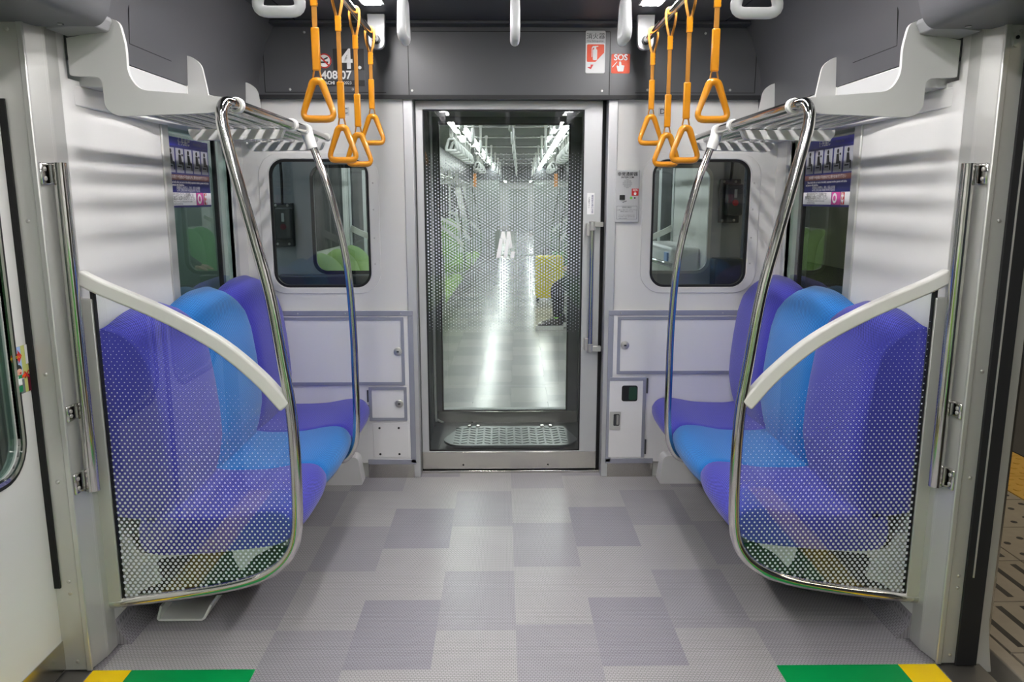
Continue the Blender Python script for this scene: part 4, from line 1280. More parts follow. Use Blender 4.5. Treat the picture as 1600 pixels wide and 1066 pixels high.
# ================================================================== PLATFORM
ZP = -0.06
pf = struct(MB().box(1.66, 9.0, -3.0, 20.0, -0.9, ZP - 0.012).build('floor_platform', 'asphalt', smooth=False), 'station platform')
MB().box(3.07, 9.0, -3.0, 20.0, ZP - 0.012, ZP).build('asphalt_strip', 'asphalt', pf, smooth=False)
MB().box(1.62, 1.675, -3.0, 9.0, -0.5, ZP - 0.004).build('edge_stone', 'concrete_tile', pf, bevel=0.006)
TP = 0.335
def platform_tile(kind):
    m = MB()
    w, l = {'slot': (0.475, TP - 0.008), 'dot': (0.455, TP - 0.008), 'yellow': (0.435, TP - 0.008)}[kind]
    m.box(-w / 2, w / 2, -l / 2, l / 2, -0.03, 0.0)
    if kind == 'slot':
        for i in range(5):
            x = -w / 2 + 0.055 + i * 0.092
            m.box(x - 0.012, x + 0.012, -l / 2 + 0.03, l / 2 - 0.03, -0.004, 0.0008, 1)
    elif kind == 'dot':
        for i in range(5):
            for j in range(3):
                x = -w / 2 + 0.05 + i * 0.09; y = -l / 2 + 0.055 + j * 0.108 + (0.05 if i % 2 else 0)
                if y < l / 2 - 0.01: m.tube([(x, y, -0.004), (x, y, 0.0008)], 0.015, 8, mi=1)
    else:
        for i in range(6):
            for j in range(4):
                x = -w / 2 + 0.05 + i * 0.068; y = -l / 2 + 0.045 + j * 0.08
                m.tube([(x, y, -0.002), (x, y, 0.003), (x, y, 0.005)], [0.019, 0.017, 0.011], 8, mi=0)
    return m.build('platform_tile', ['yellow_tile' if kind == 'yellow' else 'concrete_tile', 'black'], pf, origin=Vector((0, 0, 0)), smooth=False).data
for kind, x in (('slot', 1.915), ('dot', 2.386), ('yellow', 2.84)):
    me = platform_tile(kind)
    first = [o for o in pf.children if o.data == me][0]
    for i in range(14):
        p = Vector((x, 1.34 + TP * i + 0.165, ZP))
        if i == 0:
            first.location = p - W[pf.name]; W[first.name] = p
        else:
            link('platform_tile', me, 'black', pf, p)
struct(MB().box(7.5, 7.6, -3.0, 20.0, ZP, 3.2).build('wall_platform', 'tunnel_pale', smooth=False), 'far wall of the platform')
struct(MB().box(1.9, 7.6, -3.0, 20.0, 3.2, 3.3).build('ceiling_platform', 'tunnel_grey', smooth=False), 'station ceiling')
struct(MB().box(-2.6, -2.5, -3.0, 9.0, -1.0, 3.3).build('wall_tunnel', 'tunnel_pale', smooth=False), 'grey tunnel wall')
tl = empty('tunnel_fill_lamp', (-1.95, 4.5, 2.7))  # unseen lamp, added to brighten what shows through the left windows
MB().box(-2.02, -1.88, 0.0, 9.0, 2.7, 2.78).build('lamp_housing', 'lamp_body', tl)
MB().box(-1.99, -1.91, 0.0, 9.0, 2.675, 2.698).build('tube_lamp', 'tunnel_fill_led', tl, smooth=False)
tag(tl, 'unseen lamp added above the track to brighten the closed-door side windows', 'lamp')
struct(MB().box(-2.5, 1.62, 3.96, 4.9, -1.0, -0.9).build('ground', 'tunnel_grey', smooth=False), 'track bed')
pl = empty('platform_lamp', (3.8, 3.0, 3.1))
MB().box(3.7, 3.9, -1.0, 18.0, 3.13, 3.2).build('lamp_housing', 'lamp_body', pl)
MB().box(3.74, 3.86, -1.0, 18.0, 3.11, 3.128).build('tube_lamp', 'platform_led', pl, smooth=False)
tag(pl, 'long ceiling lamp over the platform outside the open door', 'lamp')

# ================================================================== GANGWAY
YN = 4.72           # end wall of the next car
gw = struct(MB().box(-0.50, -0.475, 4.0, YN - 0.01, 0.0, 2.0).build('wall_gangway_left', 'bellows', smooth=False), 'grey gangway side')
struct(MB().box(0.475, 0.50, 4.0, YN - 0.01, 0.0, 2.0).build('wall_gangway_right', 'bellows', smooth=False), 'grey gangway side')
for s in (-1, 1):
    mb = MB()
    for k in range(5):
        y = 4.06 + k * 0.14
        mb.tube([(s * 0.472, y, 0.03), (s * 0.472, y, 1.96)], 0.012, 8)
    mb.build('bellows_fold', 'bellows', gw if s < 0 else bpy.data.objects['wall_gangway_right'])
struct(MB().box(-0.5, 0.5, 4.0, YN - 0.01, 2.0, 2.03).build('ceiling_gangway', 'bellows', smooth=False), 'grey gangway ceiling')
gf = struct(MB().box(-0.5, 0.5, 4.0, YN - 0.01, -0.02, 0.06).build('floor_gangway', 'box_grey', smooth=False), 'dark gangway floor')
t = empty('gangway_plate', (0, 4.2, 0.06))
pts = rpoly([(-0.29, 4.40), (-0.385, 4.13), (-0.31, 4.035), (0.31, 4.035), (0.385, 4.13), (0.315, 4.40)], [0.01, 0.08, 0.1, 0.1, 0.08, 0.01])
pb = MB().plate([pts], 'XY', 0.112, 0.012).build('tread_plate', 'plate_steel', t, bevel=0.002)
mb = MB()
for i in range(15):
    for j in range(7):
        x = -0.30 + i * 0.043; y = 4.075 + j * 0.046
        k = 1 if i % 2 else -1
        if abs(x) < 0.33 - max(0, (y - 4.13)) * 0.12:
            mb.tube([(x - 0.015, y - k * 0.008, 0.1242), (x + 0.015, y + k * 0.008, 0.1242)], 0.0028, 6)
o = mb.build('tread_ribs', 'plate_steel', pb); o['kind'] = 'stuff'
MB().plate([rpoly([(-0.40, 4.02), (0.40, 4.02), (0.40, 4.2), (-0.40, 4.2)], 0.05)], 'XY', 0.0605, 0.03).build('lower_plate', 'box_grey', t, bevel=0.003)
for x in (-0.24, -0.19, 0.19, 0.24):
    MB().box(x - 0.01, x + 0.01, 4.375, 4.40, 0.122, 0.134).build('hinge', 'stainless', t, bevel=0.002)
tag(t, 'ribbed steel gangway plate between the cars behind the glass door', 'floor plate')
# pale bent gangway rail seen through the glass
o = MB().tube(smooth_path([(-0.452, 4.55, 1.95), (-0.452, 4.55, 1.0), (-0.452, 4.54, 0.20), (-0.435, 4.52, 0.13), (-0.40, 4.50, 0.118)], 5), 0.006, 8).build('gangway_cable', 'grey_satin')
tag(o, 'thin pale cable down the gangway side behind the glass door', 'cable')

# ================================================================== NEXT CAR (slightly turned on the curve)
SH = 0.0225
def nx(x, y): return x + SH * (y - YN)
ROT = -math.atan(SH)
ne = 4.77
YF = 38.0
def slab(name, x0, x1, y0, y1, z0, z1, mat, parent=None):
    v = [(nx(x0, y0), y0, z0), (nx(x1, y0), y0, z0), (nx(x1, y1), y1, z0), (nx(x0, y1), y1, z0), (nx(x0, y0), y0, z1), (nx(x1, y0), y0, z1), (nx(x1, y1), y1, z1), (nx(x0, y1), y1, z1)]
    m = MB(); m.add(v, [(0, 3, 2, 1), (4, 5, 6, 7), (0, 1, 5, 4), (1, 2, 6, 5), (2, 3, 7, 6), (3, 0, 4, 7)])
    return m.build(name, mat, parent, smooth=False)
def hole(x0, x1, z0, z1, r, s=1): return [(s * a, b) for a, b in rrect(x0, x1, z0, z1, r, 8)]
mb = MB().plate([[(-1.42, -0.6), (1.42, -0.6), (1.42, 2.35), (-1.42, 2.35)], rrect(-0.418, 0.36, 0.137, 1.887, 0.004),
                 rrect(-1.185, -0.70, 1.013, 1.645, 0.07, 8), rrect(0.71, 1.22, 1.013, 1.64, 0.07, 8)], 'XZ', YN, 0.05)
nw = struct(mb.build('wall_next_car', 'ext_grey', smooth=False), 'end wall of the next car')
for k, (a, b) in enumerate(((-1.185, -0.70), (0.71, 1.22))):
    wn = struct(MB().plate([rrect(a, b, 1.013, 1.643, 0.07, 8)], 'XZ', YN + 0.02, 0.006).build('window_%d' % (5 + k), 'glass_clear', smooth=False), 'end window of the next car')
    MB().plate([rrect(a - 0.012, b + 0.012, 1.0, 1.655, 0.082, 8), rrect(a + 0.008, b - 0.008, 1.02, 1.635, 0.064, 8)], 'XZ', YN - 0.004, 0.012).build('window_gasket', 'black' if k == 0 else 'post_alu', wn)
nd = struct(MB().plate([[(-0.455, 0.03), (0.43, 0.03), (0.43, 1.93), (-0.455, 1.93)], rrect(-0.418, 0.36, 0.137, 1.887, 0.004)], 'XZ', YN - 0.02, 0.018).build('door_5', 'bellows', smooth=False), 'connecting door of the next car')
ng = MB().box(-0.42, 0.362, YN - 0.013, YN - 0.007, 0.135, 1.889).build('glass_pane', 'glass_clear', nd, smooth=False)
MB().plate([rrect(-0.424, 0.366, 0.131, 1.893, 0.002, 1), rrect(-0.414, 0.356, 0.141, 1.883, 0.002, 1)], 'XZ', YN - 0.022, 0.004).build('glass_gasket', 'black', nd)
kk = MB().box(-0.452, 0.432, YN - 0.03, YN - 0.018, 0.03, 0.134).build('kick_plate', 'stainless', nd, bevel=0.002)
mb = MB(); mb.bolt((-0.235, YN - 0.03, 0.062), 0.005)
mb.build('screw', 'black', kk)
dot_field('dot_print', YN - 0.0062, lambda x, z: -0.415 < x < 0.357 and 0.765 < z < 1.685 and not (LOGO[0] < x < LOGO[1] and LOGO[2] < z < LOGO[3]), door_r, ng, dx=0.0277, dz=0.0083)
# jumper box on the outer end wall, seen through the right end window; another behind the left window
def jumper(x, z, label):
    t = empty('jumper_box', (x, YN - 0.04, z))
    MB().box(x - 0.062, x + 0.062, YN - 0.03, YN - 0.002, z - 0.13, z + 0.13).build('back_plate', 'box_grey', t, bevel=0.004)
    b = MB().box(x - 0.03, x + 0.062, YN - 0.09, YN - 0.03, z - 0.085, z + 0.10).build('case', 'box_grey', t, bevel=0.008)
    MB().disc((x + 0.016, YN - 0.091, z - 0.01), 0.018, 'Y', 0.006).build('round_button', 'red_print' if x > 0 else 'maroon_print', b)
    MB().box(x + 0.008, x + 0.024, YN - 0.093, YN - 0.09, z + 0.02, z + 0.07).build('label_strip', 'plate_grey', b)
    mb = MB()
    for dx in (-0.04, 0.03):
        for dz in (-0.115, 0.115): mb.bolt((x + dx, YN - 0.03, z + dz), 0.008)
    mb.build('bolt', 'screw', t)
    MB().tube(smooth_path([(x, YN - 0.03, z + 0.12), (x + 0.005, YN - 0.035, z + 0.3), (x - 0.01, YN - 0.03, z + 0.5)], 5), 0.008, 8).build('cable', 'black', t)
    tag(t, label, 'electrical box', 'jumper boxes on the next car')
jumper(1.33, 1.44, 'dark grey jumper box with red button behind the end window, platform side')
jumper(-1.36, 1.30, 'dim grey jumper box seen through the end window on the closed-door side')
MB().box(1.235, 1.41, YN - 0.12, YN - 0.002, 0.7, 1.10).build('coupler_cabinet', 'box_grey', nw, bevel=0.01)
MB().box(-1.40, -0.80, YN - 0.10, YN - 0.002, 0.6, 1.0).build('coupler_cabinet', 'box_grey', nw, bevel=0.01)

nf = struct(slab('floor_next_car', -1.33, 1.33, ne, YF, -0.06, -0.003, 'floor_far_dark'), 'floor of the next car')
xs = [-1.1, -0.82, -0.55, -0.272, 0.0, 0.27, 0.545, 0.822, 1.1]
cache2 = {}
for i in range(len(xs) - 1):
    off = (0.0 if i % 2 else 0.21)
    k = 0; y = ne - off
    while y < 13.0:
        a, b = max(y, ne), y + TL
        par = (k + (i // 2)) % 2
        cx_, cy_ = (xs[i] + xs[i + 1]) / 2, (a + b) / 2
        key = (i, par, round(b - a, 3))
        if key in cache2:
            o = link('floor_tile', cache2[key], 'floor_dark', nf, (nx(cx_, cy_), cy_, -0.003))
        else:
            m = MB().box(-(xs[i + 1] - xs[i]) / 2, (xs[i + 1] - xs[i]) / 2, -(b - a) / 2, (b - a) / 2, 0, 0.003)
            m.v = [(p[0] + nx(cx_, cy_), p[1] + cy_, p[2] - 0.003) for p in m.v]
            o = m.build('floor_tile', 'floor_far_dark' if par else 'floor_far_light', nf, smooth=False, origin=Vector((nx(cx_, cy_), cy_, -0.003)))
            cache2[key] = o.data
        y += TL; k += 1
struct(slab('ceiling_next_car', -1.33, 1.33, ne, YF, ZL, ZL + 0.05, 'lintel_grey'), 'ceiling of the next car')
for s, sd in ((-1, 'left'), (1, 'right')):
    w = struct(slab('wall_next_' + sd, s * XW, s * (XW + 0.05), ne, YF, 0, ZL, 'wall_white'), 'side wall of the next car')
    for (a, b) in ((6.32, 7.55), (10.95, 12.2), (15.6, 16.85)):
        slab('door_recess', s * (XW - 0.006), s * XW, a, b, 0.0, 1.93, 'grey_satin', w)
        for q in (0, 1):
            y0 = a + 0.08 + q * (b - a) / 2
            slab('door_window', s * (XW - 0.009), s * (XW - 0.006), y0, y0 + (b - a) / 2 - 0.16, 0.7, 1.75, 'rubber', w)
    for (a, b) in ((5.1, 6.1), (7.9, 10.6), (12.5, 15.3)):
        if s > 0 and a < 6: continue
        slab('wall_window', s * (XW - 0.004), s * XW, a, b, 1.1, 1.75, 'rubber', w)
    slab('cove_panel', s * 1.2, s * XW, ne, YF, 1.87, ZL, 'upper_grey', w)
struct(slab('wall_next_end', -1.33, 1.33, YF, YF + 0.05, 0, ZL, 'grey_satin'), 'far end wall of the next car')
slab('far_door', -0.45, 0.45, YF - 0.02, YF, 0, 1.95, 'tunnel_pale', bpy.data.objects['wall_next_end'])
ORD = ('first', 'second', 'third', 'fourth', 'fifth', 'sixth', 'seventh', 'eighth', 'ninth', 'tenth', 'eleventh', 'twelfth', 'thirteenth')
for s in (-1, 1):
    y = 4.95
    while y < 19.3:
        x = nx(s * 0.588, y + 0.55)
        t = empty('ceiling_light', (x, y + 0.55, ZL), ROT)
        b = MB().box(-0.05, 0.05, -0.57, 0.57, -0.008, 0)
        b.v = [(p[0] + x, p[1] + y + 0.55, p[2] + ZL) for p in b.v]; b.build('lamp_housing', 'lamp_body', t)
        b = MB().box(-0.04, 0.04, -0.55, 0.55, -0.016, -0.009)
        b.v = [(p[0] + x, p[1] + y + 0.55, p[2] + ZL) for p in b.v]; b.build('diffuser', 'led_far', t, smooth=False)
        li = round((y - 4.95) / 1.3)
        tag(t, '%s ceiling light panel from the gangway in the next car, %s row' % (ORD[li], 'left' if s < 0 else 'right'), 'ceiling light', 'light panels in the next car, %s row' % ('left' if s < 0 else 'right'))
        y += 1.3
    for (a, b, c) in ((4.95, 6.25, 0), (7.6, 10.9, 1), (12.25, 15.5, 2)):
        o = MB().tube([(nx(s * RX, a), a, RZ), (nx(s * RX, b), b, RZ)], 0.0145, 10).build('strap_rail', 'chrome_far')
        tag(o, 'chrome strap rail in the next car, %s side, %s bench' % ('left' if s < 0 else 'right', ('first', 'second', 'third')[c]), 'strap rail', 'strap rails in the next car')
    # long light rows far down the train
    for k, (a, b) in enumerate(((20.0, 26.0), (26.5, 32.0), (32.5, 37.5))):
        m = MB(); m.add([(nx(s * 0.588 - 0.04, a), a, ZL - 0.016), (nx(s * 0.588 + 0.04, a), a, ZL - 0.016), (nx(s * 0.588 + 0.04, b), b, ZL - 0.016), (nx(s * 0.588 - 0.04, b), b, ZL - 0.016),
                         (nx(s * 0.588 - 0.04, a), a, ZL), (nx(s * 0.588 + 0.04, a), a, ZL), (nx(s * 0.588 + 0.04, b), b, ZL), (nx(s * 0.588 - 0.04, b), b, ZL)],
                        [(0, 3, 2, 1), (4, 5, 6, 7), (0, 1, 5, 4), (1, 2, 6, 5), (2, 3, 7, 6), (3, 0, 4, 7)])
        o = m.build('ceiling_light', 'led_far', smooth=False)
        tag(o, '%s long light row of the far cars beyond the next car, %s side' % (ORD[k], 'left' if s < 0 else 'right'), 'ceiling light', 'light rows of the far cars')
# portal between the next car and the one after it
YP = 20.2
po = struct(MB().plate([[(nx(-1.33, YP), 0), (nx(1.33, YP), 0), (nx(1.33, YP), ZL), (nx(-1.33, YP), ZL)], [(nx(-0.45, YP), 0.02), (nx(0.45, YP), 0.02), (nx(0.45, YP), 1.93), (nx(-0.45, YP), 1.93)]], 'XZ', YP, 0.3).build('wall_next_portal', 'tunnel_pale', smooth=False), 'end wall and passage at the far end of the next car')
MB().box(nx(-1.33, YP), nx(1.33, YP), YP - 0.02, YP, 1.95, ZL).build('header_panel', 'upper_grey', po, smooth=False)
# cross rails and white straps of the next car
for yi_, y in enumerate((5.6, 6.9, 8.3, 9.7, 11.4, 13.2, 14.8, 16.4)):
    o = MB().tube([(nx(-0.62, y), y, 2.2), (nx(0.62, y), y, 2.2)], 0.0145, 10).build('cross_rail', 'chrome_far')
    tag(o, '%s chrome cross rail from the gangway under the next car\'s ceiling' % ORD[yi_], 'strap rail', 'cross rails in the next car')
    for xi_, x in enumerate((-0.345, 0.0, 0.335)):
        o = copy_tree(wc, None, (nx(x, y), y, 2.2), PI / 2)
        tag(o, '%s white strap on the %s cross rail of the next car' % (('left', 'middle', 'right')[xi_], ORD[yi_]), 'hanging strap', 'white straps in the next car')
# face-on straps along the side rails
for s in (-1, 1):
    for yi_, y in enumerate((5.2, 5.55, 5.9, 7.8, 8.25, 8.7, 9.15, 9.6, 10.05, 10.5, 12.6, 13.4, 14.2)):
        o = copy_tree(ws, None, (nx(s * RX, y), y, RZ))
        tag(o, '%s white strap from the gangway on the next car\'s %s rail' % (ORD[yi_], 'left' if s < 0 else 'right'), 'hanging strap', 'white straps in the next car, %s rail' % ('left' if s < 0 else 'right'))

# green benches of the next car, and those of this car behind the camera
proto = {-1: make_seat('passenger_chair', -1, -0.235, 0.235, 'cloth_green'), 1: make_seat('passenger_chair', 1, -0.235, 0.235, 'cloth_green')}
usedp = set()
cl3 = ('cloth_lime', 'cloth_leaf', 'cloth_green')
cn = {'cloth_lime': 'lime green', 'cloth_leaf': 'leaf green', 'cloth_green': 'mint green'}
def place_seat(s, y, cloth, label, group, bent=True):
    p = proto[s]
    loc = ((nx(0, y) if bent else 0) + s * 1.0, y, 0.275)
    if s in usedp: o = copy_tree(p, None, loc)
    else:
        o = p; usedp.add(s); o.location = loc
    if cloth != 'cloth_green' : swapmat(o, {'cloth_green': cloth})
    tag(o, label, 'seat', group)
benches = [(4.95, 3, 0), (7.75, 6, 1), (12.4, 6, 2)]
for s in (-1, 1):
    sd = 'left' if s < 0 else 'right'
    for (y0, n, bi) in benches:
        if bi == 0 and s > 0: continue
        for k in range(n):
            c = (cl3[1], cl3[0], cl3[2])[k % 3] if bi else (cl3[0], cl3[1], cl3[2])[k]
            if bi == 0:
                lb = '%s seat %s in the next car\'s first bench, %s side' % (cn[c], ('closest to its end window', 'in the middle', 'farthest from its end window')[k], sd)
            else:
                lb = '%s seat, %s from the gangway in the next car\'s %s bench, %s side' % (cn[c], ORD[k], ('', 'second', 'third')[bi], sd)
            place_seat(s, y0 + 0.24 + k * 0.478, c, lb, '%s seats in bench %d of the next car, %s' % (cn[c], bi + 1, sd))
    for k in range(6):
        c = cl3[k % 3]
        place_seat(s, -2.5 + k * 0.478, c, '%s seat behind the camera, %s from the back, %s side' % (cn[c], ORD[k], sd), '%s seats behind the camera, %s' % (cn[c], sd), False)
# standing space at the right of the next car: white hip panel and rail
t = empty('hip_rest_panel', (1.2, 5.75, 0.0))
MB().box(1.13, 1.335, 5.35, 6.25, 0.0, 1.12).build('panel_body', 'wall_white', t, bevel=0.02)
MB().tube(smooth_path([(1.13, 5.3, 1.0), (1.06, 5.34, 1.02), (1.05, 5.5, 1.02), (1.05, 6.1, 1.02), (1.13, 6.2, 1.0)], 5), 0.016, 10).build('hip_rail', 'chrome_far', t)
MB().box(1.118, 1.13, 5.42, 5.52, 1.02, 1.08).build('blue_notice', 'skyblue_print', t)
tag(t, 'white hip-rest panel with chrome rail in the next car, seen through the end window', 'panel')
# screens at the bench ends of the next car
def far_screen(s, y, label):
    t = empty('end_screen', (nx(s * 1.0, y), y, 0.15))
    X = lambda x: nx(s * x, y)
    MB().tube(smooth_path([(X(x), y, z) for x, z in TUBE], 4), 0.017, 10).build('tube_rail', 'chrome_far', t)
    arc_c = smooth_path([(x, z, 0) for x, z in ARM], 4)
    line = [(X(p.x), p.y) for p in arc_c]
    MB().plate([offset_line(line, 0.022) + offset_line(line, -0.022)[::-1]], 'XZ', y - 0.015, 0.03).build('arm_bar', 'arm_white', t)
    out = [(1.28, tube_zlow(1.28))] + [p for p in TUBE if p[0] < 1.28 and p[1] < 0.84] + [(p.x, p.y) for p in arc_c[::-1] if p.x < 1.28] + [(1.28, 1.20)]
    gl = MB().plate([[(X(a), b) for a, b in out]], 'XZ', y - 0.003, 0.006).build('glass_pane', 'glass_clear', t, smooth=False)
    tag(t, label, 'screen', 'bench end screens of the next car')
names = ('at the end of the first bench', 'at the start of the second bench', 'at the end of the second bench', 'at the start of the third bench', 'at the end of the third bench')
for s in (-1, 1):
    for y, nm in zip((6.36, 7.68, 10.7, 12.33, 15.35), names):
        far_screen(s, y, 'glass screen %s in the next car, %s side' % (nm, 'left' if s < 0 else 'right'))
    for (a, b, c) in ((4.95, 6.3, 'first'), (7.7, 10.7, 'second'), (12.3, 15.4, 'third')):
        t = empty('luggage_rack', (nx(s * 1.05, a), (a + b) / 2, 1.66))
        for x in (0.86, 0.95, 1.05, 1.15):
            MB().tube([(nx(s * x, a), a, 1.73), (nx(s * x, b), b, 1.73)], 0.014, 8).build('rack_bar', 'chrome_far', t)
        for y in (a, (a + b) / 2, b):
            MB().plate([[(nx(s * 0.85, y), 1.70), (nx(s * 1.2, y), 1.68), (nx(s * 1.2, y), 1.95), (nx(s * 1.14, y), 1.95), (nx(s * 1.12, y), 1.77), (nx(s * 0.85, y), 1.75)]], 'XZ', y, 0.015).build('bracket', 'rack_white', t)
        tag(t, 'luggage rack over the %s bench of the next car, %s side' % (c, 'left' if s < 0 else 'right'), 'luggage rack', 'luggage racks of the next car')

# small orange door signs far down the next car
for s in (-1, 1):
    o = MB().box(nx(s * 0.62, 12) - 0.025, nx(s * 0.62, 12) + 0.025, 12.0, 12.02, 1.64, 1.84).build('hanging_sign', 'sign_amber')
    tag(o, 'small orange sign hanging far down the next car, %s side' % ('left' if s < 0 else 'right'), 'sign', 'orange signs in the next car')
    o = MB().tube([(nx(s * 0.62, 12), 12.01, 1.86), (nx(s * 0.62, 12), 12.01, 2.27)], 0.006, 6).build('sign_rod', 'chrome_far', o)

# yellow suitcase
t = empty('suitcase', (0.63, 11.0, 0.0))
b = MB().box(0.435, 0.835, 10.88, 11.13, 0.06, 0.66).build('shell', 'suit_yellow', t, bevel=0.035, bseg=3)
mb = MB()
for k in range(6): mb.box(0.475 + k * 0.06, 0.50 + k * 0.06, 10.875, 10.885, 0.11, 0.61)
mb.build('shell_rib', 'suit_yellow', b, bevel=0.003)
for x in (0.47, 0.80):
    for y in (10.92, 11.09):
        MB().disc((x, y, 0.032), 0.032, 'X', 0.035).build('wheel', 'black', t)
MB().tube([(0.55, 11.08, 0.64), (0.55, 11.08, 0.74), (0.72, 11.08, 0.74), (0.72, 11.08, 0.64)], 0.009, 8).build('handle', 'black', t)
tag(t, 'yellow wheeled suitcase standing in the aisle of the next car', 'suitcase')

# seated passenger: black clothes, only the legs and shoes show past the door frame
PY = 8.66
def skin_body(name, joints, edges, mat, parent, sub=2):
    me = bpy.data.meshes.new(name)
    keys = list(joints)
    org = W[parent.name]
    me.from_pydata([tuple(Vector(joints[k][0]) - org) for k in keys], [(keys.index(a), keys.index(b)) for a, b in edges], [])
    o = link(name, me, mat, parent, org)
    sk = o.modifiers.new('skin', 'SKIN')
    sk.use_smooth_shade = True
    if not me.skin_vertices:
        bm = bmesh.new(); bm.from_mesh(me); bm.verts.layers.skin.verify(); bm.to_mesh(me); bm.free()
    for i, k in enumerate(keys):
        r = joints[k][1]
        me.skin_vertices[0].data[i].radius = (r, r)
        me.skin_vertices[0].data[i].use_root = (i == 0)
    sb = o.modifiers.new('sub', 'SUBSURF'); sb.levels = sub; sb.render_levels = sub
    return o
bx = nx(0, PY)
t = empty('person', (bx + 1.0, PY, 0.0))
J = {'pelvis': ((bx + 1.05, PY, 0.53), 0.14), 'waist': ((bx + 1.07, PY, 0.70), 0.125), 'chest': ((bx + 1.05, PY, 0.92), 0.145), 'neckbase': ((bx + 1.02, PY, 1.08), 0.07), 'neck': ((bx + 0.99, PY, 1.15), 0.052), 'head': ((bx + 0.97, PY, 1.24), 0.085), 'crown': ((bx + 0.97, PY, 1.31), 0.075)}
E_ = [('pelvis', 'waist'), ('waist', 'chest'), ('chest', 'neckbase'), ('neckbase', 'neck'), ('neck', 'head'), ('head', 'crown')]
for q, dy, kx in (('n', -0.10, 0.452), ('f', 0.12, 0.50)):
    J['hip' + q] = ((bx + 0.98, PY + dy, 0.53), 0.098)
    J['mid' + q] = ((bx + 0.76, PY + dy, 0.55), 0.095)
    J['knee' + q] = ((bx + kx + 0.01, PY + dy, 0.49), 0.075)
    J['calf' + q] = ((bx + kx + 0.03, PY + dy, 0.33), 0.062)
    J['ankle' + q] = ((bx + kx + 0.03, PY + dy, 0.12), 0.045)
    E_ += [('pelvis', 'hip' + q), ('hip' + q, 'mid' + q), ('mid' + q, 'knee' + q), ('knee' + q, 'calf' + q), ('calf' + q, 'ankle' + q)]
    J['sh' + q] = ((bx + 1.04, PY + dy * 1.7, 1.03), 0.058)
    J['elb' + q] = ((bx + 0.92, PY + dy * 2.0, 0.80), 0.045)
    J['wr' + q] = ((bx + 0.70, PY + dy * 0.8, 0.71), 0.034)
    E_ += [('chest', 'sh' + q), ('sh' + q, 'elb' + q), ('elb' + q, 'wr' + q)]
body = skin_body('body', J, E_, 'trouser', t)
for q, dy in (('n', -0.10), ('f', 0.12)):
    w = Vector(J['wr' + q][0])
    HJ = {'wrist': (w, 0.026), 'palm': (w + Vector((-0.06, 0, -0.01)), 0.03)}
    HE = [('wrist', 'palm')]
    for i, (oy, ln) in enumerate(((-0.03, 0.06), (-0.01, 0.075), (0.01, 0.07), (0.03, 0.055))):
        a, b = 'a%d' % i, 'b%d' % i
        HJ[a] = (w + Vector((-0.09, oy, -0.015)), 0.009); HJ[b] = (w + Vector((-0.09 - ln * 0.7, oy, -0.04)), 0.008)
        HE += [('palm', a), (a, b)]
    HJ['th'] = (w + Vector((-0.05, 0.045 if q == 'n' else -0.045, -0.005)), 0.010); HJ['tt'] = (w + Vector((-0.09, 0.06 if q == 'n' else -0.06, -0.015)), 0.008)
    HE += [('palm', 'th'), ('th', 'tt')]
    skin_body('hand', HJ, HE, 'skin', t, 1)
# head skin and hair over the figure
HX, HZ = bx + 0.968, 1.262
fc = MB()
def ell(mb, c, r, n=16, m=12, cut=None):
    for i in range(m + 1):
        th = PI * i / m
        for k in range(n):
            ph = 2 * PI * k / n
            mb.v.append((c[0] + r[0] * math.sin(th) * math.cos(ph), c[1] + r[1] * math.sin(th) * math.sin(ph), c[2] + r[2] * math.cos(th)))
    b = len(mb.v) - (m + 1) * n
    for i in range(m):
        for k in range(n):
            mb.f.append([b + i * n + k, b + (i + 1) * n + k, b + (i + 1) * n + (k + 1) % n, b + i * n + (k + 1) % n]); mb.mi.append(0)
ell(fc, (HX - 0.008, PY, HZ), (0.098, 0.08, 0.118))
ell(fc, (HX - 0.108, PY, HZ - 0.012), (0.016, 0.013, 0.02), 8, 6)
for s in (-1, 1): ell(fc, (HX + 0.01, PY + s * 0.082, HZ - 0.01), (0.02, 0.01, 0.03), 8, 6)
face = fc.build('face', 'skin', t)
hm = MB(); ell(hm, (HX + 0.012, PY, HZ + 0.03), (0.104, 0.09, 0.108)); hm.build('hair', 'hair', t)
em = MB()
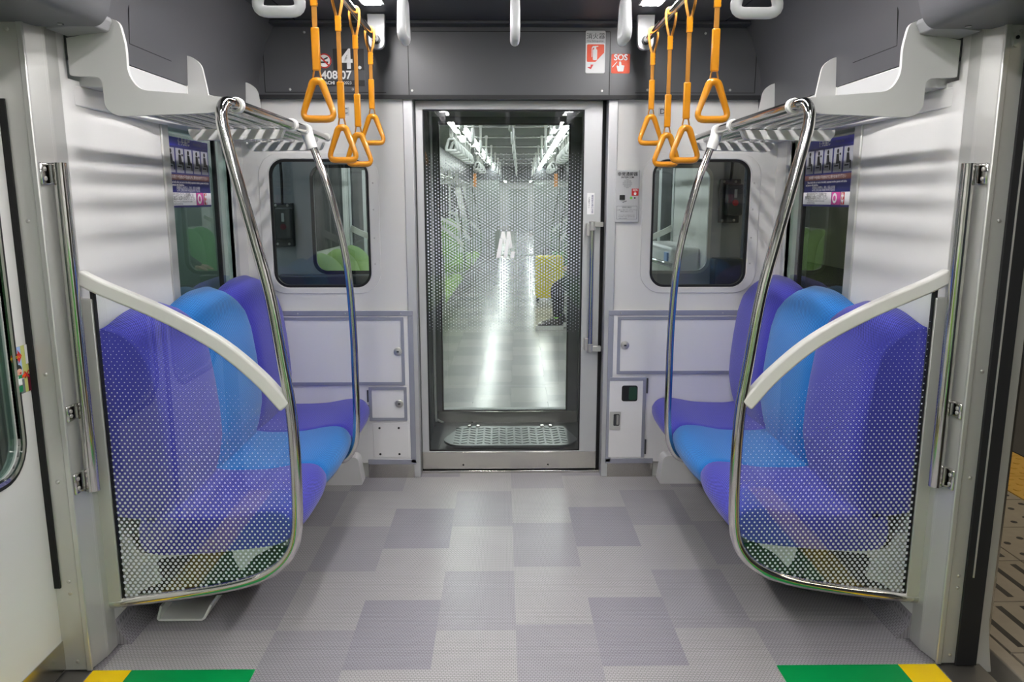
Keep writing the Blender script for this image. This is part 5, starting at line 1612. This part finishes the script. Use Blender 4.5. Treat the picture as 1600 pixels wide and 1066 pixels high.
for s in (-1, 1): ell(em, (HX - 0.094, PY + s * 0.032, HZ + 0.004), (0.012, 0.015, 0.008), 8, 6)
em.build('eyes', 'black', face)
em = MB(); ell(em, (HX - 0.094, PY, HZ - 0.055), (0.008, 0.022, 0.006), 8, 6); em.build('mouth', 'red_print', face)
for q, dy, kx in (('n', -0.10, 0.452), ('f', 0.12, 0.50)):
    ax_ = bx + kx + 0.03; yy = PY + dy
    sm = MB()
    rings = []
    prof = [(-0.225, 0.012, 0.022, 0.030), (-0.21, 0.036, 0.040, 0.036), (-0.15, 0.044, 0.055, 0.044), (-0.09, 0.043, 0.085, 0.044), (-0.03, 0.042, 0.125, 0.042), (0.03, 0.042, 0.145, 0.040), (0.062, 0.036, 0.13, 0.036), (0.074, 0.02, 0.08, 0.026)]
    n = 12
    for (dx_, hw, top, z) in prof:
        for k in range(n):
            a = 2 * PI * k / n
            zc = 0.04 + (top + 0.012 - 0.028) / 2
            sm.v.append((ax_ + dx_, yy + hw * math.cos(a), zc + (top - 0.028) / 2 * math.sin(a)))
    for i in range(len(prof) - 1):
        for k in range(n):
            sm.f.append([i * n + k, i * n + (k + 1) % n, (i + 1) * n + (k + 1) % n, (i + 1) * n + k]); sm.mi.append(0)
    sm.f.append(list(range(n))); sm.mi.append(0); sm.f.append([(len(prof) - 1) * n + k for k in range(n)]); sm.mi.append(0)
    shoe = sm.build('shoe', 'shoe_black', t, ang=60)
    MB().plate([rpoly([(ax_ - 0.235, yy - 0.03), (ax_ - 0.15, yy - 0.048), (ax_ + 0.03, yy - 0.044), (ax_ + 0.08, yy - 0.03), (ax_ + 0.08, yy + 0.03), (ax_ + 0.03, yy + 0.044), (ax_ - 0.15, yy + 0.048), (ax_ - 0.235, yy + 0.03)], 0.02)], 'XY', 0.001, 0.05).build('sole', 'shoe_white', shoe, bevel=0.004)
    MB().tube([(ax_, yy, 0.10), (ax_, yy, 0.165)], [0.036, 0.034], 12).build('sock', 'sock_green', shoe)
tag(t, 'person in black trousers and sneakers seated in the next car beside the yellow suitcase', 'person')
